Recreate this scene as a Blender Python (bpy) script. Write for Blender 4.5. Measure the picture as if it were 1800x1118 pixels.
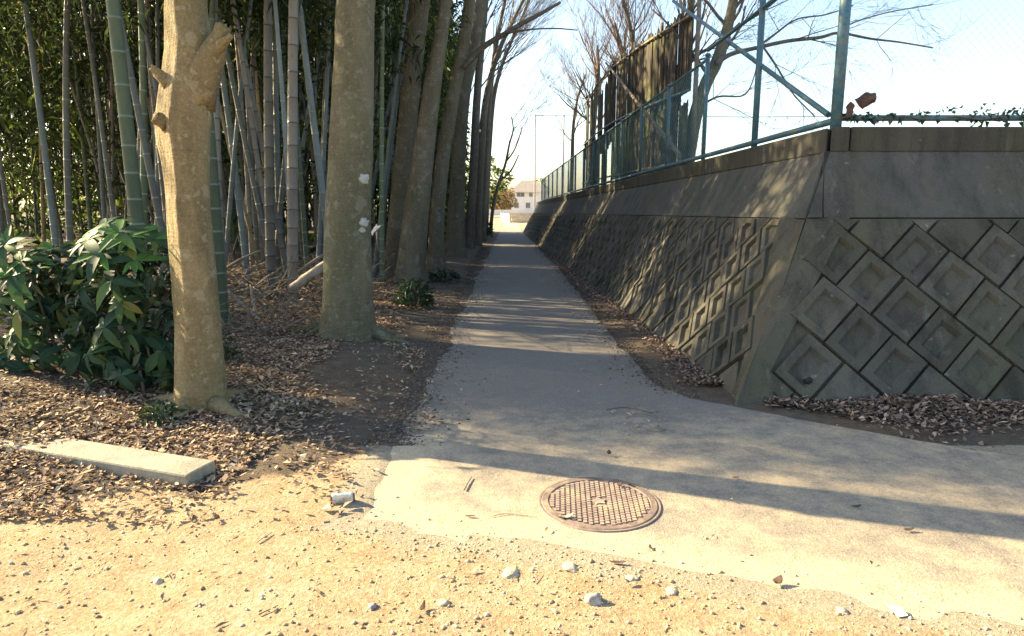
import bpy, bmesh, math, random
import numpy as np
from mathutils import Vector, noise, Matrix

for o in list(bpy.data.objects):
    bpy.data.objects.remove(o)
sc = bpy.context.scene
COL = sc.collection
R = math.radians

# ------------------------------------------------------------------ camera, sky, sun, exposure
EYE, F_PX = 1.5, 1150.0
TH = math.atan(197.0 / F_PX)
CT, ST = math.cos(TH), math.sin(TH)
cam_d = bpy.data.cameras.new('camera')
cam_d.sensor_width = 36.0
cam_d.lens = 36.0 * F_PX / 1800.0
cam_d.clip_start = 0.05
cam_d.clip_end = 3000
cam = bpy.data.objects.new('camera', cam_d)
COL.objects.link(cam)
cam.location = (0, 0, EYE)
cam.rotation_euler = (R(90) - TH, 0, 0)
sc.camera = cam

SUN_AZ = math.atan2(-0.94, 0.34)          # from +Y towards +X
SUN_EL = R(27)
world = bpy.data.worlds.new('World')
sc.world = world
world.use_nodes = True
wn = world.node_tree
wn.nodes.clear()
sky = wn.nodes.new('ShaderNodeTexSky')
sky.sky_type = 'NISHITA'
sky.sun_disc = False
sky.sun_elevation = SUN_EL
sky.sun_rotation = SUN_AZ
sky.air_density = 1.15
sky.dust_density = 1.7
sky.ozone_density = 0.8
bg = wn.nodes.new('ShaderNodeBackground')
bg.inputs['Strength'].default_value = 0.084
wo = wn.nodes.new('ShaderNodeOutputWorld')
wn.links.new(sky.outputs[0], bg.inputs[0])
wn.links.new(bg.outputs[0], wo.inputs[0])

sun_d = bpy.data.lights.new('sun', 'SUN')
sun_d.energy = 5.0
sun_d.angle = R(0.55)
sun_d.color = (1.0, 0.80, 0.49)
sun = bpy.data.objects.new('sun', sun_d)
COL.objects.link(sun)
sdir = Vector((math.sin(SUN_AZ) * math.cos(SUN_EL), math.cos(SUN_AZ) * math.cos(SUN_EL), math.sin(SUN_EL)))
sun.rotation_euler = sdir.to_track_quat('Z', 'Y').to_euler()
sun.location = (-20, 10, 20)

sc.view_settings.view_transform = 'Standard'
sc.view_settings.look = 'None'
sc.view_settings.exposure = 2.28
sc.view_settings.gamma = 1.0
sc.view_settings.use_curve_mapping = False
sc.cycles.max_bounces = 6
sc.cycles.diffuse_bounces = 4
sc.cycles.transmission_bounces = 4
sc.cycles.transparent_max_bounces = 6
sc.cycles.use_denoising = True

rnd = random.Random(11)
nrng = np.random.default_rng(5)

# ------------------------------------------------------------------ measuring helpers (photo pixel -> place)
def gp(px, py, z=0.0):
    dv = py - 362.0
    zc = F_PX * (EYE - z) / (CT * dv)
    return Vector(((px - 900) * zc / F_PX, (zc - (EYE - z) * ST) / CT, z))

def at(px, py, Y):
    a = (px - 900) / F_PX
    b = (py - 559) / F_PX
    dy = CT - b * ST
    dz = -ST - b * CT
    t = Y / dy
    return Vector((a * t, Y, EYE + dz * t))

def sstep(a, b, x):
    t = np.clip((x - a) / (b - a), 0, 1)
    return t * t * (3 - 2 * t)

def nz(x, y=0.0, z=0.0):
    return noise.noise(Vector((x, y, z)))

# ------------------------------------------------------------------ object helpers
def props(o, label=None, cat=None, group=None, kind=None):
    if label: o['label'] = label
    if cat: o['category'] = cat
    if group: o['group'] = group
    if kind: o['kind'] = kind
    return o

def link(name, me, parent=None, loc=None):
    o = bpy.data.objects.new(name, me)
    COL.objects.link(o)
    if parent is not None:
        o.parent = parent
    if loc is not None:
        o.location = loc
    return o

def thing(name, label, cat, loc=(0, 0, 0), group=None, rz=0.0):
    o = link(name, None, loc=loc)
    o.rotation_euler = (0, 0, rz)
    o.empty_display_size = 0.1
    return props(o, label, cat, group)

class MB:
    def __init__(s):
        s.v, s.f, s.sm = [], [], []
    def add(s, vs, fs, smooth=False):
        b = len(s.v)
        s.v.extend([tuple(v) for v in vs])
        for f in fs:
            s.f.append(tuple(i + b for i in f))
            s.sm.append(smooth)
        return s
    def box(s, c, h, M=None):
        vs = [Vector((x * h[0], y * h[1], z * h[2])) for x in (-1, 1) for y in (-1, 1) for z in (-1, 1)]
        if M is not None:
            vs = [M @ v for v in vs]
        vs = [v + Vector(c) for v in vs]
        return s.add(vs, [(0, 1, 3, 2), (4, 6, 7, 5), (0, 4, 5, 1), (2, 3, 7, 6), (0, 2, 6, 4), (1, 5, 7, 3)])
    def prism(s, poly, z0, z1):
        n = len(poly)
        vs = [(x, y, z0) for x, y in poly] + [(x, y, z1) for x, y in poly]
        fs = [tuple(range(n - 1, -1, -1)), tuple(range(n, 2 * n))]
        fs += [(i, (i + 1) % n, n + (i + 1) % n, n + i) for i in range(n)]
        return s.add(vs, fs)
    def tube(s, pts, rad, n=8, cap=True, smooth=True, mod=None):
        """pts: list of Vector, rad: list; mod(k, ang) -> radius factor"""
        pts = [Vector(p) for p in pts]
        m = len(pts)
        vs = []
        up = None
        for k, p in enumerate(pts):
            d = (pts[min(k + 1, m - 1)] - pts[max(k - 1, 0)])
            if d.length < 1e-9: d = Vector((0, 0, 1))
            d.normalize()
            if up is None:
                up = Vector((1, 0, 0)) if abs(d.x) < .9 else Vector((0, 1, 0))
            a = (up - d * up.dot(d))
            if a.length < 1e-6: a = d.orthogonal()
            a.normalize()
            up = a
            b = d.cross(a)
            for j in range(n):
                t = 2 * math.pi * j / n
                r = rad[k] * (mod(k, t) if mod else 1)
                vs.append(p + (a * math.cos(t) + b * math.sin(t)) * r)
        fs = []
        for k in range(m - 1):
            for j in range(n):
                j2 = (j + 1) % n
                fs.append((k * n + j, k * n + j2, (k + 1) * n + j2, (k + 1) * n + j))
        b0 = len(s.v)
        s.add(vs, fs, smooth)
        if cap:
            s.f.append(tuple(b0 + j for j in range(n - 1, -1, -1))); s.sm.append(False)
            s.f.append(tuple(b0 + (m - 1) * n + j for j in range(n))); s.sm.append(False)
        return s
    def lathe(s, prof, n=24, smooth=True):
        vs = [(r * math.cos(2 * math.pi * j / n), r * math.sin(2 * math.pi * j / n), z) for r, z in prof for j in range(n)]
        fs = []
        for k in range(len(prof) - 1):
            for j in range(n):
                j2 = (j + 1) % n
                fs.append((k * n + j, k * n + j2, (k + 1) * n + j2, (k + 1) * n + j))
        fs.append(tuple((len(prof) - 1) * n + j for j in range(n)))
        return s.add(vs, fs, smooth)
    def mesh(s, name, mat):
        me = bpy.data.meshes.new(name)
        me.from_pydata(s.v, [], s.f)
        if any(s.sm):
            me.polygons.foreach_set('use_smooth', s.sm)
        me.materials.append(mat)
        me.update()
        return me
    def build(s, name, mat, parent=None, loc=None):
        return link(name, s.mesh(name, mat), parent, loc)

def np_mesh(name, V, Fc, mat, smooth=False):
    """V (n,3), Fc (m,k) -> mesh, fast"""
    me = bpy.data.meshes.new(name)
    V = np.asarray(V, dtype=np.float32); Fc = np.asarray(Fc, dtype=np.int32)
    m, k = Fc.shape
    me.vertices.add(len(V)); me.vertices.foreach_set('co', V.ravel())
    me.loops.add(m * k); me.loops.foreach_set('vertex_index', Fc.ravel())
    me.polygons.add(m)
    me.polygons.foreach_set('loop_start', np.arange(m, dtype=np.int32) * k)
    me.polygons.foreach_set('loop_total', np.full(m, k, dtype=np.int32))
    if smooth:
        me.polygons.foreach_set('use_smooth', np.ones(m, dtype=bool))
    me.materials.append(mat)
    me.update(calc_edges=True)
    return me

def catmull(P, per=6):
    out = []
    n = len(P)
    for i in range(n - 1):
        p0, p1, p2, p3 = P[max(i - 1, 0)], P[i], P[i + 1], P[min(i + 2, n - 1)]
        for q in range(per):
            t = q / per
            out.append(tuple(0.5 * ((2 * b) + (-a + c) * t + (2 * a - 5 * b + 4 * c - d) * t * t + (-a + 3 * b - 3 * c + d) * t ** 3)
                             for a, b, c, d in zip(p0, p1, p2, p3)))
    out.append(tuple(P[-1]))
    return out

# ------------------------------------------------------------------ materials
def mat_new(name):
    m = bpy.data.materials.new(name)
    m.use_nodes = True
    nt = m.node_tree
    nt.nodes.clear()
    return m, nt

def N(nt, t, **kw):
    n = nt.nodes.new(t)
    for k, v in kw.items():
        if k in n.inputs: n.inputs[k].default_value = v
        else: setattr(n, k, v)
    return n

def rgba(c): return (c[0], c[1], c[2], 1.0)

def noise_tex(nt, vec, scale, detail=4, rough=.6, stretch=None):
    if stretch is not None:
        mp = N(nt, 'ShaderNodeMapping'); mp.inputs['Scale'].default_value = stretch
        nt.links.new(vec, mp.inputs[0]); vec = mp.outputs[0]
    n = N(nt, 'ShaderNodeTexNoise', Scale=scale, Detail=detail, Roughness=rough)
    nt.links.new(vec, n.inputs['Vector'])
    return n.outputs['Fac']

def ramp(nt, fac, stops):
    r = N(nt, 'ShaderNodeValToRGB')
    e = r.color_ramp.elements
    while len(e) < len(stops): e.new(0.5)
    for el, (p, c) in zip(e, stops):
        el.position = p; el.color = rgba(c) if len(c) == 3 else c
    nt.links.new(fac, r.inputs[0])
    return r.outputs[0]

def mix(nt, fac, a, b, mode='MIX'):
    m = N(nt, 'ShaderNodeMix', data_type='RGBA', blend_type=mode)
    for s, v in ((m.inputs[0], fac), (m.inputs[6], a), (m.inputs[7], b)):
        if hasattr(v, 'is_output'): nt.links.new(v, s)
        elif isinstance(v, (int, float)): s.default_value = v
        else: s.default_value = rgba(v)
    return m.outputs[2]

def math_n(nt, op, a, b=None):
    m = N(nt, 'ShaderNodeMath', operation=op)
    for s, v in zip(m.inputs, (a, b)):
        if v is None: continue
        if hasattr(v, 'is_output'): nt.links.new(v, s)
        else: s.default_value = v
    return m.outputs[0]

def finish(nt, col, rough=.85, bump=None, bump_d=.01, bump_s=.6, spec=.3, metal=0.0, trans=None):
    p = N(nt, 'ShaderNodeBsdfPrincipled', Roughness=rough, Metallic=metal)
    p.inputs['Specular IOR Level'].default_value = spec
    if hasattr(col, 'is_output'): nt.links.new(col, p.inputs['Base Color'])
    else: p.inputs['Base Color'].default_value = rgba(col)
    if bump is not None:
        b = N(nt, 'ShaderNodeBump', Strength=bump_s, Distance=bump_d)
        nt.links.new(bump, b.inputs['Height']); nt.links.new(b.outputs[0], p.inputs['Normal'])
    out = N(nt, 'ShaderNodeOutputMaterial')
    sh = p.outputs[0]
    if trans is not None:
        t = N(nt, 'ShaderNodeBsdfTranslucent')
        c2 = trans[1]
        if hasattr(c2, 'is_output'): nt.links.new(c2, t.inputs[0])
        else: t.inputs[0].default_value = rgba(c2)
        mx = N(nt, 'ShaderNodeMixShader', Fac=trans[0])
        nt.links.new(sh, mx.inputs[1]); nt.links.new(t.outputs[0], mx.inputs[2])
        sh = mx.outputs[0]
    nt.links.new(sh, out.inputs[0])

def obj_co(nt, world_space=False):
    if world_space:
        return N(nt, 'ShaderNodeNewGeometry').outputs['Position']
    return N(nt, 'ShaderNodeTexCoord').outputs['Object']

def island(nt): return N(nt, 'ShaderNodeNewGeometry').outputs['Random Per Island']
def obrand(nt): return N(nt, 'ShaderNodeObjectInfo').outputs['Random']

def simple(name, c1, c2, scale=6, rough=.85, bump=.004, stretch=None, bscale=None, var=0.0, c3=None, s3=2.0, spec=.3, metal=0, wp=False, detail=5, lo=.35, hi=.65):
    m, nt = mat_new(name)
    co = obj_co(nt, wp)
    f = noise_tex(nt, co, scale, detail, .62, stretch)
    col = ramp(nt, f, [(lo, c1), (hi, c2)])
    if c3 is not None:
        g = noise_tex(nt, co, s3, 4, .6)
        gm = ramp(nt, g, [(.5, (0, 0, 0)), (.68, (1, 1, 1))])
        col = mix(nt, gm, col, c3)
    if var:
        v = math_n(nt, 'MULTIPLY_ADD', obrand(nt), 2 * var)
        v.node.inputs[2].default_value = 1 - var
        hsv = N(nt, 'ShaderNodeHueSaturation'); nt.links.new(v, hsv.inputs['Value']); nt.links.new(col, hsv.inputs['Color'])
        col = hsv.outputs[0]
    b = noise_tex(nt, co, bscale or scale * 3, 6, .65, stretch)
    finish(nt, col, rough, b, bump, 1.0, spec, metal)
    return m

def leafmat(name, stops, trans=.35, tcol=None, rough=.6, spec=.3, per='island'):
    m, nt = mat_new(name)
    r = island(nt) if per == 'island' else obrand(nt)
    col = ramp(nt, r, stops)
    tc = tcol if tcol is not None else col
    finish(nt, col, rough, None, spec=spec, trans=(trans, tc) if trans else None)
    return m

def bark_mat(name, c1, c2, moss, lichen, sv=1.0, mossy=.5, hband=True):
    m, nt = mat_new(name)
    co = obj_co(nt, True)
    f = noise_tex(nt, co, 5 * sv, 6, .65, (1, 1, .35))
    col = ramp(nt, f, [(.38, c1), (.62, c2)])
    g = noise_tex(nt, co, 2.2 * sv, 5, .6, (1, 1, .6))
    col = mix(nt, math_n(nt, 'MULTIPLY', ramp(nt, g, [(.42, (0, 0, 0)), (.66, (1, 1, 1))]), mossy), col, moss)
    l = noise_tex(nt, co, 16 * sv, 4, .6)
    col = mix(nt, math_n(nt, 'MULTIPLY', ramp(nt, l, [(.58, (0, 0, 0)), (.66, (1, 1, 1))]), .6), col, lichen)
    h = noise_tex(nt, co, 7 * sv, 4, .6, (.35, .35, 5.0))
    col = mix(nt, math_n(nt, 'MULTIPLY', ramp(nt, h, [(.52, (0, 0, 0)), (.68, (1, 1, 1))]), .32), col, tuple(x * .6 for x in c1))
    l2 = noise_tex(nt, co, 5.5 * sv, 5, .55)
    col = mix(nt, math_n(nt, 'MULTIPLY', ramp(nt, l2, [(.60, (0, 0, 0)), (.635, (1, 1, 1))]), .5), col, lichen)
    ck = noise_tex(nt, co, 13 * sv, 5, .65, (1, 1, .18))
    col = mix(nt, math_n(nt, 'MULTIPLY', ramp(nt, ck, [(.28, (1, 1, 1)), (.40, (0, 0, 0))]), .7), col, tuple(x * .4 for x in c1))
    fine = noise_tex(nt, co, 55 * sv, 4, .7)
    col = mix(nt, .35, col, ramp(nt, fine, [(.3, tuple(x * .5 for x in c1)), (.7, tuple(min(1, x * 1.3) for x in c2))]))
    b1 = noise_tex(nt, co, 26 * sv, 6, .7, (1, 1, .5))
    b = math_n(nt, 'ADD', math_n(nt, 'ADD', b1, math_n(nt, 'MULTIPLY', h, .5)), math_n(nt, 'MULTIPLY', ck, 1.0))
    finish(nt, col, .9, b, .022, 1.0, .2)
    return m

def concrete_mat(name, c1, c2, stain, moss, var=.08, streak=True, pale=(.3, .3, .28)):
    m, nt = mat_new(name)
    co = obj_co(nt, True)
    f = noise_tex(nt, co, 2.2, 7, .65)
    col = ramp(nt, f, [(.32, c1), (.68, c2)])
    g = noise_tex(nt, co, 1.1, 5, .6)
    col = mix(nt, math_n(nt, 'MULTIPLY', ramp(nt, g, [(.46, (0, 0, 0)), (.66, (1, 1, 1))]), .65), col, moss)
    if streak:
        s = noise_tex(nt, co, 6.0, 5, .65, (1, 1, .16))
        col = mix(nt, math_n(nt, 'MULTIPLY', ramp(nt, s, [(.46, (0, 0, 0)), (.64, (1, 1, 1))]), .7), col, stain)
        s2 = noise_tex(nt, co, 9.0, 4, .6, (1, 1, .10))
        col = mix(nt, math_n(nt, 'MULTIPLY', ramp(nt, s2, [(.62, (0, 0, 0)), (.72, (1, 1, 1))]), .35), col, pale)
    k = noise_tex(nt, co, 70, 3, .7)
    col = mix(nt, .22, col, ramp(nt, k, [(.3, tuple(x * .4 for x in c1)), (.72, tuple(x * 1.5 for x in c2))]))
    sp = noise_tex(nt, co, 14, 3, .5)
    col = mix(nt, math_n(nt, 'MULTIPLY', ramp(nt, sp, [(.7, (0, 0, 0)), (.74, (1, 1, 1))]), .5), col, pale)
    v = math_n(nt, 'MULTIPLY_ADD', obrand(nt), 2 * var); v.node.inputs[2].default_value = 1 - var
    hsv = N(nt, 'ShaderNodeHueSaturation'); nt.links.new(v, hsv.inputs['Value']); nt.links.new(col, hsv.inputs['Color'])
    b = noise_tex(nt, co, 45, 6, .7)
    finish(nt, hsv.outputs[0], .92, b, .006, 1.0, .2)
    return m

M = {}
M['bark_near'] = bark_mat('bark_near', (.15, .115, .06), (.29, .225, .12), (.155, .15, .06), (.42, .38, .26), 1.3, .6)
M['bark_big'] = bark_mat('bark_big', (.11, .098, .06), (.195, .172, .108), (.105, .11, .048), (.30, .29, .22), 1.0, .75)
M['bark_row'] = bark_mat('bark_row', (.10, .088, .063), (.18, .158, .112), (.105, .105, .05), (.28, .265, .22), .9, .55)
M['bark_far'] = bark_mat('bark_far', (.10, .085, .065), (.17, .145, .11), (.10, .10, .06), (.24, .23, .2), .7, .4)
M['twig'] = simple('twig', (.09, .075, .065), (.16, .13, .11), 9, bump=.002)
M['twig_warm'] = simple('twig_warm', (.16, .10, .065), (.26, .17, .11), 9, bump=.002)
M['cut_wood'] = simple('cut_wood', (.35, .24, .14), (.5, .37, .22), 20, bump=.004)
M['wall'] = concrete_mat('wall_concrete', (.066, .062, .050), (.116, .107, .085), (.028, .026, .02), (.07, .069, .033), .24, True, (.21, .21, .19))
M['band'] = concrete_mat('band_concrete', (.07, .069, .061), (.112, .108, .094), (.038, .037, .032), (.07, .071, .038), .07, True, (.2, .2, .185))
M['coping'] = concrete_mat('coping_concrete', (.056, .053, .044), (.096, .091, .075), (.032, .03, .025), (.058, .06, .03), .1, True, (.18, .18, .165))
M['slab'] = concrete_mat('slab_concrete', (.24, .225, .18), (.36, .335, .27), (.15, .135, .105), (.22, .21, .13), .05)
M['teal'] = simple('teal_paint', (.04, .105, .145), (.07, .16, .205), 30, .5, .001, c3=(.13, .14, .11), s3=12, spec=.4)
M['wire'] = simple('mesh_wire', (.08, .20, .21), (.14, .27, .28), 30, .5, .0005)
M['cable'] = simple('dark_cable', (.03, .03, .035), (.05, .05, .055), 30, .6, .0005)
M['plank'] = simple('plank', (.026, .022, .018), (.075, .064, .048), 3.0, .9, .006, (6, 6, .5), var=.35, c3=(.13, .135, .06), s3=.9, wp=True)
M['iron'] = simple('cast_iron', (.125, .095, .08), (.21, .16, .135), 14, .75, .002, c3=(.32, .25, .16), s3=9, spec=.3, metal=.1)
M['iron_stud'] = simple('worn_stud', (.22, .165, .135), (.34, .27, .215), 16, .6, .001, c3=(.40, .32, .21), s3=7, spec=.4, metal=.1)
M['iron_frame'] = simple('iron_frame', (.16, .12, .10), (.26, .20, .16), 14, .7, .002)
M['white_paint'] = simple('white_paint', (.62, .60, .56), (.75, .73, .70), 10, .6, .001)
M['can_dark'] = simple('can_print', (.10, .09, .08), (.2, .17, .12), 30, .4, .0005)
M['can_white'] = simple('can_white', (.55, .53, .46), (.72, .70, .64), 22, .4, .0008, c3=(.35, .28, .18), s3=18)
M['stone'] = simple('stone', (.34, .29, .205), (.48, .42, .32), 16, .9, .004, var=.12)
M['stone_dark'] = simple('stone_dark', (.17, .15, .14), (.42, .38, .34), 9, .85, .004)
M['stone_buff'] = simple('stone_buff', (.36, .28, .17), (.50, .41, .27), 20, .95, .003)
M['pale_log'] = simple('pale_log', (.26, .21, .15), (.42, .36, .28), 6, .9, .004, (1, 1, 1), c3=(.16, .11, .07), s3=8)
M['dead_wood'] = simple('dead_wood', (.13, .11, .085), (.25, .21, .16), 7, .95, .004, var=.2)
M['lichen'] = simple('lichen', (.30, .30, .26), (.44, .43, .39), 25, .95, .003)
M['steel'] = simple('pole_steel', (.28, .29, .30), (.38, .39, .40), 6, .5, .001)
M['house_wall'] = simple('house_wall', (.68, .66, .62), (.76, .74, .70), 2, .9, .002)
M['house_roof'] = simple('house_roof', (.22, .19, .16), (.32, .28, .24), 3, .8, .004)
M['glass'] = simple('window_glass', (.10, .12, .14), (.16, .18, .2), 2, .15, .0005, spec=.6)
M['frame'] = simple('window_frame', (.35, .34, .33), (.45, .44, .43), 4, .5, .001)
M['brick_wall'] = simple('far_block', (.42, .35, .25), (.55, .47, .36), 5, .9, .004, var=.12)
M['hole'] = simple('pipe_dark', (.02, .02, .02), (.03, .03, .03), 8, .9, .001)
M['dead_leaf'] = leafmat('dead_leaf', [(0, (.10, .068, .045)), (.3, (.22, .15, .098)), (.6, (.33, .23, .15)), (.85, (.43, .32, .21)), (1, (.54, .45, .32))], .12, None, .8, .15)
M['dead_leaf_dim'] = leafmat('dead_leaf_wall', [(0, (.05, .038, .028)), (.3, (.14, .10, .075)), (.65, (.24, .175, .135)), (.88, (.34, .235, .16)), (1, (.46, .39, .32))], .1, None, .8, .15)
M['straw'] = leafmat('straw_bits', [(0, (.12, .09, .06)), (.5, (.24, .19, .13)), (1, (.36, .30, .22))], .1)
M['caught_leaf'] = simple('caught_leaf', (.045, .03, .027), (.12, .07, .052), 14, .8, .004)
M['gravel'] = leafmat('gravel_bits', [(0, (.20, .15, .09)), (.25, (.38, .28, .16)), (.6, (.46, .35, .21)), (.85, (.50, .41, .28)), (1, (.60, .54, .43))], 0, rough=.9)
M['soil_bits'] = leafmat('soil_bits', [(0, (.06, .046, .034)), (.6, (.11, .087, .065)), (1, (.19, .155, .12))], 0, rough=.95)
M['bamboo_leaf'] = leafmat('bamboo_leaf', [(0, (.022, .038, .014)), (.5, (.038, .062, .02)), (.85, (.07, .095, .028)), (1, (.17, .16, .06))], .45, None, .5)
M['thicket_leaf'] = leafmat('thicket_leaf', [(0, (.02, .034, .013)), (.42, (.04, .062, .022)), (.74, (.10, .15, .03)), (1, (.26, .32, .06))], .55, None, .55)  # brightest stops put the backlit sun glow into the leaf colour
M['shrub_leaf'] = leafmat('shrub_leaf', [(0, (.018, .042, .025)), (.5, (.03, .066, .036)), (.8, (.045, .09, .042)), (.94, (.065, .12, .04)), (1, (.16, .15, .04))], .15, (.08, .17, .03), .6, .16, per='obj')
M['lit_top_leaf'] = leafmat('lit_top_leaf', [(0, (.05, .13, .035)), (1, (.09, .20, .05))], .3, (.12, .30, .04), .55, .2, per='obj')  # lighter green paints sunlight onto the shrub's topmost leaves
M['low_leaf'] = leafmat('low_leaf', [(0, (.018, .04, .02)), (.6, (.035, .065, .03)), (1, (.06, .09, .035))], .2, None, .45, .4)
M['ivy_leaf'] = leafmat('ivy_leaf', [(0, (.02, .05, .045)), (1, (.05, .11, .08))], .2, None, .45, .4)
M['hedge_leaf'] = leafmat('hedge_leaf', [(0, (.20, .13, .06)), (.5, (.32, .21, .10)), (1, (.30, .26, .12))], .3, None, .7)

def culm_mat(name, c1, c2, ring):
    m, nt = mat_new(name)
    co = obj_co(nt, False)
    f = noise_tex(nt, co, 4, 5, .6, (1, 1, .25))
    col = ramp(nt, f, [(.3, c1), (.7, c2)])
    g = noise_tex(nt, co, 18, 4, .6, (1, 1, .5))
    col = mix(nt, math_n(nt, 'MULTIPLY', ramp(nt, g, [(.52, (0, 0, 0)), (.72, (1, 1, 1))]), .4), col, tuple(x * .55 for x in c1))
    a = N(nt, 'ShaderNodeAttribute'); a.attribute_name = 'ring'
    col = mix(nt, a.outputs['Fac'], col, ring)
    v = math_n(nt, 'MULTIPLY_ADD', obrand(nt), .5); v.node.inputs[2].default_value = .75
    hsv = N(nt, 'ShaderNodeHueSaturation'); nt.links.new(v, hsv.inputs['Value']); nt.links.new(col, hsv.inputs['Color'])
    finish(nt, hsv.outputs[0], .55, g, .002, 1.0, .35)
    return m
M['culm_green'] = culm_mat('culm_green', (.06, .09, .052), (.10, .135, .08), (.17, .205, .165))
M['culm_blue'] = culm_mat('culm_blue', (.10, .128, .128), (.165, .20, .198), (.16, .19, .18))
M['culm_grey'] = culm_mat('culm_grey', (.13, .122, .105), (.21, .195, .165), (.065, .06, .05))
M['culm_dark'] = culm_mat('culm_dark', (.065, .07, .06), (.11, .115, .098), (.15, .16, .14))
M['culm_tan'] = culm_mat('culm_tan', (.22, .17, .09), (.33, .26, .14), (.16, .12, .07))

# ground: sand / leaf mould / dry field by a material mask stored on the sheet
def ground_mat():
    m, nt = mat_new('ground_soil')
    co = obj_co(nt, True)
    a = N(nt, 'ShaderNodeAttribute'); a.attribute_name = 'sand'
    n1 = noise_tex(nt, co, 1.6, 8, .7)
    n2 = noise_tex(nt, co, 9, 6, .7)
    n3 = noise_tex(nt, co, 60, 5, .75)
    sand = ramp(nt, n1, [(.38, (.30, .195, .112)), (.5, (.345, .262, .172)), (.62, (.405, .352, .268))])
    sand = mix(nt, .5, sand, ramp(nt, n2, [(.36, (.22, .145, .075)), (.5, (.40, .29, .165)), (.66, (.52, .44, .31))]))
    sand = mix(nt, .45, sand, ramp(nt, n3, [(.36, (.17, .115, .065)), (.52, (.40, .295, .17)), (.68, (.60, .52, .39))]))
    soil = ramp(nt, n2, [(.35, (.075, .057, .04)), (.65, (.145, .115, .085))])
    soil = mix(nt, .4, soil, ramp(nt, n3, [(.35, (.05, .04, .03)), (.66, (.20, .16, .12))]))
    w = math_n(nt, 'ADD', a.outputs['Fac'], math_n(nt, 'MULTIPLY', math_n(nt, 'SUBTRACT', n2, .5), .9))
    w = ramp(nt, w, [(.40, (0, 0, 0)), (.60, (1, 1, 1))])
    col = mix(nt, w, soil, sand)
    a2 = N(nt, 'ShaderNodeAttribute'); a2.attribute_name = 'paved'
    w2 = math_n(nt, 'ADD', a2.outputs['Fac'], math_n(nt, 'MULTIPLY', math_n(nt, 'SUBTRACT', noise_tex(nt, co, 6, 8, .75), .5), 1.5))
    w2 = ramp(nt, w2, [(.42, (0, 0, 0)), (.75, (1, 1, 1))])
    col = mix(nt, w2, col, ramp(nt, n3, [(.35, (.25, .21, .15)), (.65, (.40, .35, .26))]))
    b = math_n(nt, 'ADD', n3, math_n(nt, 'MULTIPLY', n2, .7))
    finish(nt, col, .95, b, .018, 1.0, .15)
    return m
M['ground'] = ground_mat()

def path_mat():
    m, nt = mat_new('path_concrete')
    co = obj_co(nt, True)
    n1 = noise_tex(nt, co, .8, 5, .6)
    n2 = noise_tex(nt, co, 7, 6, .65)
    n3 = noise_tex(nt, co, 120, 3, .7)
    col = ramp(nt, n1, [(.35, (.178, .155, .128)), (.65, (.226, .198, .16))])
    col = mix(nt, .35, col, ramp(nt, n2, [(.32, (.13, .113, .094)), (.68, (.255, .228, .184))]))
    n4 = noise_tex(nt, co, 260, 2, .6)
    col = mix(nt, math_n(nt, 'MULTIPLY', ramp(nt, n4, [(.60, (0, 0, 0)), (.66, (1, 1, 1))]), .5), col, (.42, .38, .31))
    col = mix(nt, .5, col, ramp(nt, n3, [(.34, (.08, .075, .07)), (.54, (.20, .186, .165)), (.72, (.36, .33, .285))]))
    # wind-blown sand on the slab, plus painted brightening of its sunlit near part
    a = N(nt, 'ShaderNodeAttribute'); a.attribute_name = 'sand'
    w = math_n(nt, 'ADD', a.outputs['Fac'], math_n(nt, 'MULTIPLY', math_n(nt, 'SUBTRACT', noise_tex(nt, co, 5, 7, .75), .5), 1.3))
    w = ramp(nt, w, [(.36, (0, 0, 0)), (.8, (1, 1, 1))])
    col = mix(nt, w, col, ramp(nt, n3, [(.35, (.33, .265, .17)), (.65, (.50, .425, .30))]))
    ag = ramp(nt, n4, [(.34, (1, 1, 1)), (.42, (0, 0, 0))])
    col = mix(nt, math_n(nt, 'MULTIPLY', ag, .45), col, (.12, .095, .07))
    d = noise_tex(nt, co, 2.3, 6, .7)
    col = mix(nt, math_n(nt, 'MULTIPLY', ramp(nt, d, [(.55, (0, 0, 0)), (.75, (1, 1, 1))]), .3), col, (.13, .115, .095))
    finish(nt, col, .9, n3, .005, 1.0, .2)
    return m
M['path'] = path_mat()

# ------------------------------------------------------------------ layout functions shared by ground, wall and fence
TOE_Y = 4.87
def toe_x(Y): return 1.78 - .0345 * (Y - 5)
def wscale(Y): return 1 - .0064 * (Y - 5)
FAR_Y = 38.0
def front_line(X):           # open (near) edge of the concrete road
    return 2.68 - .30 * X - .012 * X * X

def ground_h(X, Y):
    X = np.asarray(X, float); Y = np.asarray(Y, float)
    left = sstep(-.85, -1.9, X) * .07 + sstep(-1.9, -5.5, X) * .30
    left = left * sstep(2.6, 4.6, Y) * (1 - sstep(36, 42, Y))
    d = np.minimum(np.minimum(X - (1.78 - .0345 * (Y - 5)), Y - TOE_Y), FAR_Y - Y)
    plate = sstep(1.12, 1.5, d) * (2.03 * (1 - .0064 * (np.clip(Y, 5, 38) - 5)))
    bumps = .012 * np.sin(X * 3.1 + 1.7 * np.sin(Y * 1.3)) * np.sin(Y * 2.7 + X) + .006 * np.sin(X * 9.3 + Y * 4.1) * np.sin(Y * 8.2 - X * 3.3)
    bumps = bumps * (1 + 1.2 * sstep(-1, -2, X))
    edge_d = np.minimum(X + .80, Y - (2.68 - .30 * X - .012 * X * X))
    wob = .03 * np.sin(X * 3.1 + 2 * np.sin(Y * 1.3)) + .022 * np.sin(X * 7.3 + Y * 3.1 + 1.5 * np.sin(Y * 5)) + .012 * np.sin(X * 23 + Y * 19)
    onroad = sstep(.03, .20, edge_d + wob) * (Y < 60)
    rb = sstep(1.05, 1.45, X) * sstep(4.0, 5.5, Y)
    h = left + (bumps * .6 + .010) * (1 - onroad) - .020 * onroad * (1 - rb) + .012 * rb
    return h + plate

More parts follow.
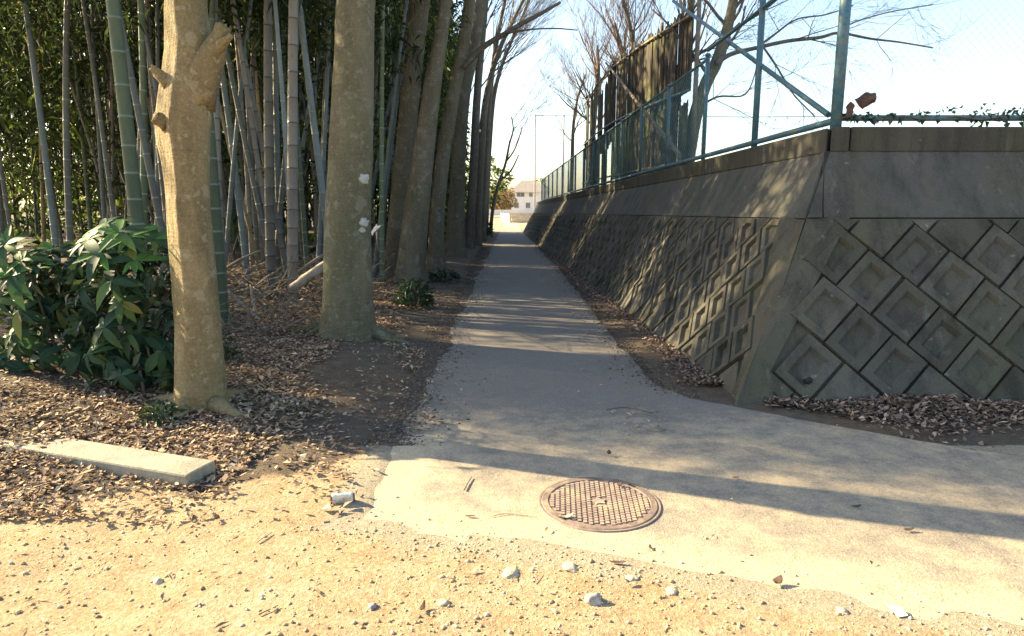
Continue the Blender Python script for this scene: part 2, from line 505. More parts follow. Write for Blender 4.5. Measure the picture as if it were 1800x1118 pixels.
# ------------------------------------------------------------------ ground sheet
def axis(parts):
    out = []
    for a, b, st in parts:
        out.extend(np.arange(a, b, st))
    return np.array(out)
gx = np.concatenate([-np.geomspace(900, 9, 40), np.arange(-8.8, -4.5, .2), np.arange(-4.5, 4.5, .035), np.arange(4.5, 9, .2), np.geomspace(9, 900, 40)])
gy = np.concatenate([np.array([-400, -100, -30, -10, -3, 0, .8]), np.arange(1.2, 5.6, .035), np.arange(5.6, 12, .09), np.arange(12, 45, .4), np.geomspace(45, 1500, 45)])
GX, GY = np.meshgrid(gx, gy)
GH = ground_h(GX, GY)
V = np.stack([GX.ravel(), GY.ravel(), GH.ravel()], 1)
nx, ny = len(gx), len(gy)
idx = np.arange(nx * ny).reshape(ny, nx)
Fc = np.stack([idx[:-1, :-1].ravel(), idx[:-1, 1:].ravel(), idx[1:, 1:].ravel(), idx[1:, :-1].ravel()], 1)
gme = np_mesh('ground', V, Fc, M['ground'], True)
line = 3.58 + .42 * np.clip(GX + 1, -4, .4) + .10 * np.sin(GX * 5) + .06 * np.sin(GX * 13 + 1)
sandm = sstep(.32, -.32, GY - line)
sandm = np.where(GX > 1.3, sstep(.2, -.3, GY - (3.9 - .3 * GX)), sandm)
sandm = np.maximum(sandm, sstep(37, 40, GY - .36 * np.abs(np.clip(GX, -30, 0))) * sstep(-7, -4, GX))
sandm = np.maximum(sandm, .8 * sstep(1.4, 1.9, GX) * sstep(5.5, 7, GY) * 0.5)
at_ = gme.attributes.new('sand', 'FLOAT', 'POINT')
at_.data.foreach_set('value', sandm.ravel().astype(np.float32))
ed = np.minimum(GX + .80, GY - (2.68 - .30 * GX - .012 * GX * GX))
pv2 = np.clip(1.0 + ed / .30, 0, 1) * (GY < 4) * (GX > -1.2)
a3 = gme.attributes.new('paved', 'FLOAT', 'POINT'); a3.data.foreach_set('value', (pv2 * .9).ravel().astype(np.float32))
props(link('ground', gme), 'sandy earth and leaf mould either side of the path', kind='structure')

# ------------------------------------------------------------------ path: a thin concrete road slab
def noisy_line(pts, step=.12, amp=.03, fr=2.2, seed=0):
    out = []
    for (x0, y0), (x1, y1) in zip(pts[:-1], pts[1:]):
        L = math.hypot(x1 - x0, y1 - y0)
        n = max(1, int(L / step))
        for k in range(n):
            t = k / n
            x, y = x0 + (x1 - x0) * t, y0 + (y1 - y0) * t
            nxn, nyn = -(y1 - y0) / L, (x1 - x0) / L
            o = amp * (nz(x * fr, y * fr, seed) + .6 * nz(x * fr * 4, y * fr * 4, seed + 5) + .35 * nz(x * fr * 13, y * fr * 13, seed + 8))
            out.append((x + nxn * o, y + nyn * o))
    return out

left_e = noisy_line([(-.98, 26), (-.92, 18), (-.80, 9), (-.74, 5), (-.76, 3.9), (-.80, 3.05)], .12, .05, 1.6, 3)
front_e = noisy_line([(-.80, front_line(-.8))] + [(x, front_line(x)) for x in (-.3, .24, .9, 1.6, 2.6, 4, 6)], .07, .035, 2.4, 9)
right_e = noisy_line([(6, 1.9), (4.2, 3.0), (2.63, 4.04), (1.84, 4.63), (1.40, 4.98), (1.20, 5.4), (1.17, 8), (1.15, 14), (1.1, 19), (.95, 26)], .12, .05, 1.8, 7)
far_r = [(.80, 30), (.62, 38), (.5, 60), (.4, 90)]
far_l = [(-1.3, 90), (-1.2, 60), (-1.1, 38), (-1.02, 30)]
outline = left_e + front_e + right_e + far_r + far_l
bm = bmesh.new()
tv = [bm.verts.new((x, y, .004)) for x, y in outline]
bm.faces.new(tv)
ret = bmesh.ops.extrude_face_region(bm, geom=bm.faces[:])
bmesh.ops.translate(bm, verts=[g for g in ret['geom'] if isinstance(g, bmesh.types.BMVert)], vec=(0, 0, -.09))
bmesh.ops.recalc_face_normals(bm, faces=bm.faces[:])
bmesh.ops.triangulate(bm, faces=[f for f in bm.faces if len(f.verts) > 4])
# cut finer near the viewer so the sand and brightening mask has vertices to live on
for _ in range(1):
    bmesh.ops.subdivide_edges(bm, edges=[e for e in bm.edges if e.calc_length() > .5 and min(v.co.y for v in e.verts) < 9], cuts=5, use_grid_fill=False)
bmesh.ops.triangulate(bm, faces=bm.faces[:])
pme = bpy.data.meshes.new('path'); bm.to_mesh(pme); bm.free()
pme.materials.append(M['path'])
pv = np.empty(len(pme.vertices) * 3, np.float32); pme.vertices.foreach_get('co', pv); pv = pv.reshape(-1, 3)
pe = np.minimum(pv[:, 0] + .8, pv[:, 1] - front_line(pv[:, 0]))
pe2 = np.abs(pv[:, 0] - 1.15) + 0 * pv[:, 1]
ps = .78 * sstep(.40, .0, pe) * (pv[:, 1] < 4.2) + .56 * sstep(5.6, 4.0, pv[:, 1])  # edge sand, then a pale wash that brightens the sunlit near concrete
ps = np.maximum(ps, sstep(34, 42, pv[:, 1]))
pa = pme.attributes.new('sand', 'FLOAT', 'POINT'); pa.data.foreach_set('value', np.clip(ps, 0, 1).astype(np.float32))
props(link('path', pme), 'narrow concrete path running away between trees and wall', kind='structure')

# ------------------------------------------------------------------ retaining wall
SB, CB = math.sin(math.atan(.5)), math.cos(math.atan(.5))
QL = 1.40 / CB                    # slant height of the block courses
QB = 1.97 / CB                    # slant height to the underside of the coping
def map_side(p, q, dep=0.0):
    s = wscale(p)
    return Vector((toe_x(p) + s * q * SB - CB * dep, p, s * q * CB + SB * dep))
def map_front(p, q, dep=0.0):
    return Vector((p, TOE_Y + q * SB - CB * dep, q * CB + SB * dep))
def ridge_p_side(q, ch=True):     # Y where the side face begins
    return TOE_Y + q * SB + (.27 * min(q / QL, 1) + .04 if ch else 0)
def ridge_p_front(q, ch=True):
    return toe_x(TOE_Y) + q * SB + (.27 * min(q / QL, 1) + .03 if ch else 0)

wall = thing('retaining_wall', 'mossy grey concrete block retaining wall sloping up beside the path', 'wall', (0, 0, 0))

def clip_poly(poly, n, c):        # keep n.x <= c
    out = []
    for i in range(len(poly)):
        a, b = poly[i], poly[(i + 1) % len(poly)]
        da, db = n[0] * a[0] + n[1] * a[1] - c, n[0] * b[0] + n[1] * b[1] - c
        if da <= 0: out.append(a)
        if (da < 0 < db) or (db < 0 < da):
            t = da / (da - db)
            out.append((a[0] + (b[0] - a[0]) * t, a[1] + (b[1] - a[1]) * t))
    return out
def area(poly):
    return .5 * sum(poly[i][0] * poly[(i + 1) % len(poly)][1] - poly[(i + 1) % len(poly)][0] * poly[i][1] for i in range(len(poly)))
def inset(poly, d):
    out = list(poly)
    for i in range(len(poly)):
        a, b = poly[i], poly[(i + 1) % len(poly)]
        L = math.hypot(b[0] - a[0], b[1] - a[1])
        if L < 1e-6: continue
        n = ((b[1] - a[1]) / L, -(b[0] - a[0]) / L)     # outward for CCW
        out = clip_poly(out, n, n[0] * a[0] + n[1] * a[1] - d)
        if len(out) < 3: return []
    return out
def dedupe(poly, e=.012):
    out = []
    for p in poly:
        if not out or math.hypot(p[0] - out[-1][0], p[1] - out[-1][1]) > e: out.append(p)
    if len(out) > 1 and math.hypot(out[0][0] - out[-1][0], out[0][1] - out[-1][1]) <= e: out.pop()
    return out

def block_geo(mb, poly, mapf, dep, flip):
    """outer joint edge -> rim -> recessed panel; poly CCW in (p,q)"""
    poly = dedupe(poly)
    if len(poly) < 3: return False
    rings = [(poly, -.03), (inset(poly, .004), dep), ]
    n0 = len(poly)
    i1 = inset(poly, .055 if mapf is map_side else .072); i2 = inset(poly, .070 if mapf is map_side else .102)
    i1 = dedupe(i1, .004) if i1 else i1; i2 = dedupe(i2, .004) if i2 else i2
    outer = [mapf(p, q, -.03) for p, q in poly]
    rim = rings[1][0]
    rim = dedupe(rim, .002)
    top = dep
    if len(rim) != n0:
        cx = sum(p[0] for p in poly) / n0; cy = sum(p[1] for p in poly) / n0
        rim = [(cx + (p[0] - cx) * .975, cy + (p[1] - cy) * .975) for p in poly]
    vs = outer + [mapf(p, q, top) for p, q in rim]
    fs = [(i, (i + 1) % n0, n0 + (i + 1) % n0, n0 + i) for i in range(n0)]
    if len(i1) == n0 and len(i2) == n0 and area(i2) > .004:
        vs += [mapf(p, q, top - .003) for p, q in i1] + [mapf(p, q, top - (.062 if mapf is map_side else .040)) for p, q in i2]
        fs += [(n0 + i, n0 + (i + 1) % n0, 2 * n0 + (i + 1) % n0, 2 * n0 + i) for i in range(n0)]
        fs += [(2 * n0 + i, 2 * n0 + (i + 1) % n0, 3 * n0 + (i + 1) % n0, 3 * n0 + i) for i in range(n0)]
        fs.append(tuple(3 * n0 + i for i in range(n0)))
    else:
        fs.append(tuple(n0 + i for i in range(n0)))
    if flip: fs = [tuple(reversed(f)) for f in fs]
    mb.add(vs, fs)
    return True

def lattice(p0, p1, a=.46, b=.345):
    """running bond turned 45 degrees: courses run down-right, a thick, blocks b long"""
    c = math.sqrt(.5)
    res = []
    for i in range(-60, 160):
        for j in range(-160, 160):
            off = (i * .37) % 1.0 * b
            s0, s1 = j * b + off, (j + 1) * b + off
            t0, t1 = i * a, (i + 1) * a
            sc_, tc_ = (s0 + s1) / 2, (t0 + t1) / 2
            cp, cq = p0 + c * (sc_ + tc_), c * (-sc_ + tc_)
            if cq < -.3 or cq > QL + .3 or cp < p0 - .6 or cp > p1 + .3: continue
            g = .0075
            quad = [(s0 + g, t0 + g), (s1 - g, t0 + g), (s1 - g, t1 - g), (s0 + g, t1 - g)]
            res.append((cp, cq, [(p0 + c * (s + t), c * (-s + t)) for s, t in quad]))
    return res

def make_blocks():
    sets = []
    # front face: p = X
    for cp, cq, poly in lattice(1.62, 7.0):
        lim = ridge_p_front(min(max(cq, 0), QL))
        if cp < lim - .02: continue
        poly = clip_poly(poly, (0, -1), .02); poly = clip_poly(poly, (0, 1), QL - .02) if len(poly) > 2 else []
        poly = clip_poly(poly, (-1, .5 * 0.894), -(1.78 + .02)) if len(poly) > 2 else []
        if len(poly) < 3 or abs(area(poly)) < .008: continue
        if area(poly) < 0: poly.reverse()
        sets.append((cp, TOE_Y, poly, map_front, True))
    for cp, cq, poly in lattice(5.0, 37.6, .38, .285):
        lim = ridge_p_side(min(max(cq, 0), QL))
        if cp < lim + .12: continue
        poly = clip_poly(poly, (0, -1), .02); poly = clip_poly(poly, (0, 1), QL - .02) if len(poly) > 2 else []
        if len(poly) < 3 or abs(area(poly)) < .008: continue
        if area(poly) < 0: poly.reverse()
        sets.append((2.0, cp, poly, map_side, False))
    return sets
blocks = make_blocks()
blocks.sort(key=lambda s: s[1] + (max(0, s[0] - 4.2) * 6))
rest = MB(); nb = 0
brng = random.Random(3)
for X, Y, poly, mf, flip in blocks:
    dep = .030 + brng.uniform(-.012, .012)
    jp, jq, ja = brng.uniform(-.005, .005), brng.uniform(-.005, .005), brng.uniform(-.014, .014)
    mp = sum(p[0] for p in poly) / len(poly); mq = sum(p[1] for p in poly) / len(poly)
    poly = [(mp + jp + (p[0] - mp) - ja * (p[1] - mq) + brng.uniform(-.003, .003), mq + jq + (p[1] - mq) + ja * (p[0] - mp) + brng.uniform(-.003, .003)) for p in poly]
    if nb < 296:
        mb = MB()
        if block_geo(mb, poly, mf, dep, not flip):
            mb.build('block', M['wall'], wall); nb += 1
    else:
        block_geo(rest, poly, mf, dep, not flip)
props(rest.build('distant_blocks', M['wall'], wall), kind='stuff')

# backing behind the blocks, pier at the corner, plain band, coping
mb = MB()
ys = [4.87 + k for k in (0.0, .6, 1.2, 2, 4, 8, 12, 16, 20, 24, 28, FAR_Y - 4.87)]
def strip(mb, mapf, plo, phi, qa, qb, dep, ps, flip):
    for a, b in zip(ps[:-1], ps[1:]):
        vs = [mapf(max(a, plo(qa)), qa, dep), mapf(max(b, plo(qa)), qa, dep), mapf(max(b, plo(qb)), qb, dep), mapf(max(a, plo(qb)), qb, dep)]
        mb.add(vs, [(3, 2, 1, 0) if flip else (0, 1, 2, 3)])
strip(mb, map_side, lambda q: ridge_p_side(q, False), None, 0 - .1, QL, -.012, [4.7] + ys[1:], True)
xs_f = [1.6, 2.6, 3.6, 5, 7.0]
strip(mb, map_front, lambda q: ridge_p_front(q, False), None, -.1, QL, -.012, xs_f, False)
mb.build('mortar_backing', M['wall'], wall)

mb = MB()                          # pier: two margins and the chamfer between them, all proud like the block rims
qs = [-.08, .25, .55, .85, 1.15, 1.4, QL]
for qa, qb in zip(qs[:-1], qs[1:]):
    def col(q):
        qq = max(q, 0)
        sA = map_side(ridge_p_side(qq) + .10, q, .024)
        sB = map_side(ridge_p_side(qq) - .10 * (1 - .4 * qq / QL), q, .024)
        fB = map_front(ridge_p_front(qq) - .14 * (1 - .5 * qq / QL), q, .024)
        fA = map_front(ridge_p_front(qq) + .05, q, .024)
        mid = (sB + fB) / 2 + Vector((-.03, -.03, .02)) * (.4 + .6 * qq / QL)
        j = .006 * nz(q * 5, 1)
        return [map_side(ridge_p_side(qq) + .10, q, -.03), sA, sB, mid + Vector((j, j, 0)), fB, fA, map_front(ridge_p_front(qq) + .05, q, -.03)]
    a, b = col(qa), col(qb)
    for i in range(len(a) - 1):
        mb.add([a[i], a[i + 1], b[i + 1], b[i]], [(0, 1, 2, 3)], False)
top = col(QL)
mb.add(top, [tuple(range(len(top)))])
mb.build('corner_pier', M['wall'], wall)

def slab_between(mb, mapf, p0, p1, q0, q1, d0, d1, plo, flip):
    """a panel on the sloping face with real thickness, from depth d0 (inside) to d1 (face)"""
    P = []
    for q in (q0, q1):
        for p in (p0, p1):
            for d in (d0, d1):
                P.append(mapf(p + (plo(q) if plo else 0), q, d))
    fs = [(1, 3, 7, 5), (0, 4, 6, 2), (0, 1, 5, 4), (2, 6, 7, 3), (4, 5, 7, 6), (0, 2, 3, 1)]
    mb.add(P, [tuple(reversed(f)) for f in fs] if flip else fs)
# plain concrete band panels (side)
edges = [None, 9.2, 14.2, 19.2, 24.2, 29.2, 34.0, FAR_Y]
for k in range(len(edges) - 1):
    mb = MB()
    if k == 0:
        qa, qb = QL + .004, QB
        A = [map_side(ridge_p_side(qa, False), qa, 0), map_side(9.19, qa, 0), map_side(9.19, qb, 0), map_side(ridge_p_side(qb, False), qb, 0)]
        B = [v + Vector((.25, .1 if i in (0, 3) else 0, -.05)) for i, v in enumerate(A)]
        mb.add(A + B, [(3, 2, 1, 0), (4, 5, 6, 7), (0, 1, 5, 4), (1, 2, 6, 5), (2, 3, 7, 6), (3, 0, 4, 7)])
    else:
        slab_between(mb, map_side, edges[k] + .004, edges[k + 1] - .004, QL + .004, QB, -.25, 0.0, None, True)
    mb.build('band_panel', M['band'], wall)
fx = [None, 2.62, 4.9, 7.0]
qa, qb = QL + .004, QB
for k in range(3):
    x0a = ridge_p_front(qa, False) if k == 0 else fx[k] + .05 * 0
    x0b = ridge_p_front(qb, False) if k == 0 else fx[k] + .09
    x1a, x1b = fx[k + 1], fx[k + 1] + .09
    if k == 0: x1b = fx[1] + .10
    g = .006
    mb = MB()
    # the vertical joint / crack near the corner wanders a little
    nq = 6
    A0 = [map_front(x0a + (x0b - x0a) * t + (g if k else 0) + (.012 * nz(t * 7, 3) if k == 1 else 0), qa + (qb - qa) * t, .002) for t in np.linspace(0, 1, nq)]
    A1 = [map_front(x1a + (x1b - x1a) * t - (g if k == 0 else .003) + (.012 * nz(t * 7, 3) if k == 0 else 0), qa + (qb - qa) * t, .002) for t in np.linspace(0, 1, nq)]
    off = Vector((.0, .22, -.05))
    ring = A0 + A1[::-1]
    n = len(ring)
    vs = ring + [v + off for v in ring]
    fs = [tuple(range(n - 1, -1, -1))] + [(i, (i + 1) % n, n + (i + 1) % n, n + i) for i in range(n)]
    mb.add(vs, fs)
    mb.build('band_panel', M['band'], wall)
# coping blocks
def cop_pt(face, p, out, z):
    if face == 's':
        s = wscale(p)
        return Vector((toe_x(p) + s * QB * SB - out, p, s * z))
    return Vector((p, TOE_Y + QB * SB - out, z))
def coping(face, p0, p1, mitre0=False):
    mb = MB()
    outs = (.015, -.26); zs = (1.965, 2.175)
    P = []
    for end, p in ((0, p0), (1, p1)):
        for o_ in outs:
            for z in zs:
                q = p
                if mitre0 and end == 0:
                    q = (TOE_Y + QB * SB - o_) if face == 's' else (toe_x(TOE_Y) + QB * SB - o_)
                P.append(cop_pt(face, q, o_, z))
    fs = [(0, 1, 3, 2), (4, 6, 7, 5), (0, 4, 5, 1), (2, 3, 7, 6), (1, 5, 7, 3), (0, 2, 6, 4)]
    mb.add(P, fs)
    o = mb.build('coping_block', M['coping'], wall)
    md = o.modifiers.new('bevel', 'BEVEL'); md.width = .012; md.segments = 2
    return o
ce = [TOE_Y + 1, 9.0, 13.0, 17.0, 21.0, 25.0, 29.0, 33.5, FAR_Y]
for k in range(len(ce) - 1):
    coping('s', ce[k] + .005, ce[k + 1] - .005, k == 0)
cf = [2.8, 2.93, 4.9, 7.0]
for k in range(3):
    coping('f', cf[k] + .006, cf[k + 1] - .006, k == 0)
# end of the wall and weep hole
mb = MB()
P = [Vector((toe_x(FAR_Y), FAR_Y, -.1)), Vector((toe_x(FAR_Y) + wscale(FAR_Y) * QB * SB, FAR_Y, wscale(FAR_Y) * 2.0)), Vector((toe_x(FAR_Y) + 2, FAR_Y, wscale(FAR_Y) * 2.0)), Vector((toe_x(FAR_Y) + 2, FAR_Y, -.1))]
mb.add(P + [p + Vector((0, -.3, 0)) for p in P], [(0, 1, 2, 3), (7, 6, 5, 4), (0, 4, 5, 1), (1, 5, 6, 2), (2, 6, 7, 3)])
mb.build('end_face', M['wall'], wall)
def weep(c, nrm):
    mb = MB()
    c = Vector(c); nrm = Vector(nrm).normalized()
    mb.tube([c - nrm * .02, c + nrm * .022, c + nrm * .0221, c + nrm * .008], [.026, .026, .018, .017], 14, True)
    return mb.build('drain_pipe', M['hole'], wall)
weep(map_front(2.30, .17, .02), (0, -CB, SB))

# ------------------------------------------------------------------ fence on the wall
fence = thing('chain_link_fence', 'teal chain-link fence with slender posts standing on the wall', 'fence', (2.9, 6, 2.1))
FB = Vector((2.9, 6, 2.1))
def fpt(Y, z, off=.12):
    return Vector((toe_x(Y) + wscale(Y) * QB * SB + off, Y, z))
def fpart(name, pts, rad, mat, n=10):
    mb = MB(); mb.tube([Vector(p) - FB for p in pts], rad if isinstance(rad, list) else [rad] * len(pts), n)
    return mb.build(name, mat, fence)
CY = TOE_Y + QB * SB + .10
corner = fpt(CY, 0)
post_Y = [CY, 7.72, 9.5] + [9.5 + 1.9 * k for k in range(1, 15)]
for k, Y in enumerate(post_Y):
    zt = 3.80 if k < 2 else 3.66 * wscale(Y) if k == 2 else (2.17 + 1.46) * wscale(Y)
    fpart('post', [fpt(Y, 2.10 * wscale(Y)), fpt(Y, zt)], .048 if k == 0 else .036 if k == 1 else .030, M['teal'])
    if k < 6:
        mb = MB(); mb.lathe([(.0005, .012), (.03, .01), (.04, 0), (.04, -.02)][::-1], 12)
        mb.build('post_cap', M['teal'], fence, fpt(Y, zt) - FB + Vector((0, 0, .005)))
def rail(z_of, Ya, Yb, r, n=2):
    Ys = np.linspace(Ya, Yb, n)
    return fpart('rail', [fpt(y, z_of(y)) for y in Ys], r, M['teal'], 8)
rail(lambda y: 2.255 * wscale(y), CY, 36.1, .030)
rail(lambda y: 3.72 * wscale(y) if y < 9.6 else 3.72 * wscale(y), CY, 9.5, .024)
rail(lambda y: 3.60 * wscale(y), 9.5, 36.1, .022)
# leaning stay from the foot of the corner post
fpart('stay', [fpt(CY + .1, 2.30, .10), fpt(12.1, 5.0, .32)], .026, M['teal'], 8)
# front run
for X in (4.95, 7.0):
    fpart('post', [(X, CY, 2.12), (X, CY, 3.8)], .038, M['teal'])
fpart('rail', [(corner.x, CY, 2.26), (7.0, CY, 2.26)], .026, M['teal'], 8)
fpart('rail', [(corner.x, CY, 3.74), (7.0, CY, 3.74)], .024, M['teal'], 8)
# netting of crossed wires
def netting(mapf, L, Hh, pitch, r):
    mb = MB()
    k = -Hh
    while k < L:
        for sgn in (1, -1):
            a0, a1 = max(k, 0), min(k + Hh, L)
            if a1 - a0 < .03: continue
            z0, z1 = a0 - k, a1 - k
            if sgn < 0: z0, z1 = Hh - z0, Hh - z1
            p, q = mapf(a0, z0, .003 * sgn), mapf(a1, z1, .003 * sgn)
            mb.tube([p, q], [r, r], 3, False, False)
        k += pitch
    return mb
nm = netting(lambda a, z, e: fpt(CY + a, (2.27 + z) * wscale(CY + a), .12 + e) - FB, 3.66, 1.44, .075, .0009)
o = nm.build('netting', M['wire'], fence); props(o, kind='stuff')
nm = netting(lambda a, z, e: fpt(9.5 + a, (2.27 + z) * wscale(9.5 + a), .12 + e) - FB, 26.6, 1.33, .085, .0020)
o = nm.build('netting', M['wire'], fence); props(o, kind='stuff')
nm = netting(lambda a, z, e: Vector((corner.x + a, CY + e, 2.27 + z)) - FB, 4.1, 1.46, .075, .0009)
o = nm.build('netting', M['wire'], fence); props(o, kind='stuff')

# ------------------------------------------------------------------ plank screen behind the fence
SCB = Vector((3.2, 12.2, 2.0))
screen = thing('plank_screen', 'tall ragged screen of dark weathered boards behind the chain-link fence', 'screen', SCB)
def scx(Y): return 3.22 - .036 * (Y - 12.2)
def sctop(Y): return np.interp(Y, [12.2, 16, 20, 22, 25.4], [4.95, 5.35, 5.62, 5.6, 5.35])
def plank(Y, w, z0, z1, off, tilt, ragged):
    mb = MB()
    h, t = (z1 - z0), .013
    nseg = 4
    tops = [h + ragged * rnd.uniform(-1, .3) for _ in range(nseg + 1)]
    vs = []
    for sx in (-1, 1):
        for i in range(nseg + 1):
            y = -w / 2 + w * i / nseg
            bow = .012 * math.sin(i * 1.9 + Y)
            for z in (0.0, tops[i]):
                vs.append((sx * t + bow, y + tilt * z, z))
    m = (nseg + 1) * 2
    fs = []
    for i in range(nseg):
        a = i * 2
        fs.append((a, a + 2, a + 3, a + 1)); fs.append((m + a, m + a + 1, m + a + 3, m + a + 2))
        fs.append((a + 1, a + 3, m + a + 3, m + a + 1))
    fs.append((0, 1, m + 1, m)); fs.append((m - 2, 2 * m - 2, 2 * m - 1, m - 1))
    mb.add(vs, fs)
    return mb.build('plank', M['plank'], screen, Vector((scx(Y) + off, Y, z0)) - SCB)
Y = 12.3
while Y < 25.2:
    w = rnd.uniform(.24, .42)
    far = Y > 20.3
    if not (far and rnd.random() < .38):
        if not 12.2 < Y < 12.8: plank(Y + w / 2, w, 3.30 + rnd.uniform(-.2, .1), float(sctop(Y)) + (rnd.uniform(-.5, .1) if far else 0), rnd.uniform(-.015, .015), rnd.uniform(-.012, .012), .16)
        else: plank(Y + w / 2, w, 3.55, float(sctop(Y)), .0, 0, .1)
    if not (Y > 17.5 and rnd.random() < .3):
        plank(Y + w / 2, w * .98, 1.95 * wscale(Y), 3.42 + .03 * (Y - 12) + rnd.uniform(-.06, .06), -.035 + rnd.uniform(-.01, .01), rnd.uniform(-.008, .008), .05)
    Y += w + (rnd.uniform(.0, .03) if not far else rnd.uniform(.02, .3))
for Y in (12.25, 14.8, 17.4, 20.0, 22.6, 25.2):
    mb = MB(); mb.tube([Vector((scx(Y) + .07, Y, 1.8)) - SCB, Vector((scx(Y) + .07, Y, float(sctop(Y)) + .12)) - SCB], [.05, .04], 8)
    mb.build('post', M['dead_wood'], screen)
for zf in (.10, .52, .95):
    mb = MB()
    mb.tube([Vector((scx(y) - .07, y, 2.0 + zf * (float(sctop(y)) - 2.0))) - SCB for y in np.linspace(12.2, 25.3, 10)], [.024] * 10, 6)
    mb.build('rail', M['teal'] if zf == .52 else M['dead_wood'], screen)
mb = MB()
p0, p1 = at(1068, 130, 21), at(1145, 300, 10.9)
p1 = fpt(10.9, 2.3, .2)
mb.tube([Vector((scx(20.5) - .12, 20.5, 5.7)) - SCB, p1 - SCB], [.03, .04], 7)
mb.build('brace', M['dead_wood'], screen)

# ------------------------------------------------------------------ trees
def trunk_mesh(mb, ctrl, n=22, per=5, seed=0, flare=.5, flare_h=.22, lobes=5, rough=.04, extra=None):
    """ctrl: (x,y,z,r) from the ground up"""
    C = catmull(ctrl, per)
    pts = [Vector(c[:3]) for c in C]; rad = [max(c[3], .004) for c in C]
    z0 = pts[0].z
    def mod(k, t):
        h = pts[k].z - z0
        f = flare * math.exp(-max(h, 0) / flare_h) * (.55 + .45 * math.cos(lobes * t + seed))
        g = rough * nz(math.cos(t) * 1.3 + seed, math.sin(t) * 1.3, h * 1.1) + rough * .6 * nz(math.cos(t) * 3 + seed, math.sin(t) * 3, h * 4)
        e = extra(h, t) if extra else 0
        return 1 + f + g + e
    mb.tube(pts, rad, n, True, True, mod)
    return pts, rad

def ctrl_px(lst, Y, gz=None):
    """lst: (px,py,width_px) bottom to top, at distance Y (or per-point Y)"""
    out = []
    for e in lst:
        y = e[3] if len(e) > 3 else Y
        p = at(e[0], e[1], y)
        zc = y * CT + (EYE - p.z) * ST
        out.append((p.x, p.y, p.z, e[2] * .5 * zc / F_PX))
    return out

def grow(mb, p, d, L, r, depth, rg, up=.25, spread=.6, min_r=.003, bias=Vector((0, 0, 0))):
    n = max(3, int(L / .28)) if depth > 0 else 3
    pts, rad = [p.copy()], [r]
    q = p.copy(); dd = d.normalized()
    for k in range(n):
        dd = (dd + Vector((rg.gauss(0, .13), rg.gauss(0, .13), rg.gauss(0, .10) + up * .10)) + bias * .1).normalized()
        q = q + dd * (L / n)
        pts.append(q.copy()); rad.append(max(r * (1 - .62 * (k + 1) / n), min_r * .6))
    mb.tube(pts, rad, 6 if r > .025 else 4 if r > .009 else 3, False, True)
    if depth <= 0: return
    kids = rg.randint(3, 5)
    for i in range(kids):
        k = rg.randint(max(1, n // 3), n)
        base = pts[k]
        ax = Vector((rg.gauss(0, 1), rg.gauss(0, 1), rg.gauss(0, .6))).normalized()
        loc = (pts[min(k + 1, n)] - pts[k - 1]).normalized()
        nd = (loc + ax * spread + Vector((0, 0, up * .5)) + bias * .3).normalized()
        grow(mb, base, nd, L * rg.uniform(.45, .75), max(rad[k] * rg.uniform(.45, .7), min_r), depth - 1, rg, up, spread, min_r, bias)

def root_tube(mb, a, d, L, r, seed):
    pts, rad = [], []
    for k in range(7):
        t = k / 6
        p = Vector(a) + Vector(d) * (L * t) + Vector((.05 * nz(t * 3, seed), .05 * nz(t * 3, seed + 4), 0)) * t
        p.z = float(ground_h(p.x, p.y)) + r * (1 - t) * .75 - .02 * t
        pts.append(p); rad.append(r * (1 - .8 * t))
    mb.tube(pts, rad, 9, True, True)

ROW = 'trees in a row along the path'
# --- nearest trunk with pruned stubs
t1 = thing('tree', 'sunlit golden trunk with a sawn side stub beside the leafy shrub', 'tree', gp(359, 738), ROW)
L1 = Vector(t1.location)
c = ctrl_px([(357, 752, 96), (356, 728, 92), (353, 690, 85), (349, 620, 81), (341, 520, 78), (333, 420, 75), (327, 330, 76), (321, 240, 88), (322, 190, 92), (326, 130, 84), (329, 80, 80), (325, 20, 74), (322, -60, 72)], 4.5)
top = c[-1]
c += [(top[0] - .02, top[1], top[2] + 1.2, .14), (top[0] + .15, top[1] + .1, top[2] + 3.2, .11), (top[0] + .3, top[1] + .2, top[2] + 5.2, .05)]
mb = MB()
def knobs_facet(h, t):
    # scar swellings, and a flat facet shaped to catch a strip of sun
    e = .10 * math.exp(-((h - 2.02) / .16) ** 2) * max(0, math.cos(t - 2.7)) ** 2
    e += .09 * math.exp(-((h - 2.6) / .18) ** 2) * max(0, math.cos(t - .6)) ** 2
    dt = (t - R(226) + math.pi) % (2 * math.pi) - math.pi
    if abs(dt) < R(52):
        fade = float(sstep(.35, 1.1, h))
        e += fade * min(0.0, .70 / math.cos(dt) * (1 + .05 * nz(h * 3, 7) + .03 * nz(h * 11, 9)) - 1)
    e += .12 * math.exp(-((h - .30) / .07) ** 2) * max(0, math.cos(t - 4.9)) ** 6
    return e
c = [(x - L1.x, y - L1.y, z - L1.z, r) for x, y, z, r in c]
trunk_mesh(mb, c, 56, 9, 2.0, .42, .15, 4, .05, knobs_facet)
mb.build('trunk', M['bark_near'], t1)
for (ax, ay, dx, dy, L, r) in ((.12, -.08, .9, -.45, .42, .065), (-.06, -.15, -.35, -.9, .30, .055), (-.14, .02, -.9, .3, .35, .06), (.05, .14, .4, .9, .4, .06)):
    mb = MB(); root_tube(mb, L1 + Vector((ax, ay, 0)), Vector((dx, dy, 0)).normalized(), L, r, ax * 11)
    mb.v = [tuple(Vector(v) - L1) for v in mb.v]
    mb.build('root', M['bark_near'], t1)
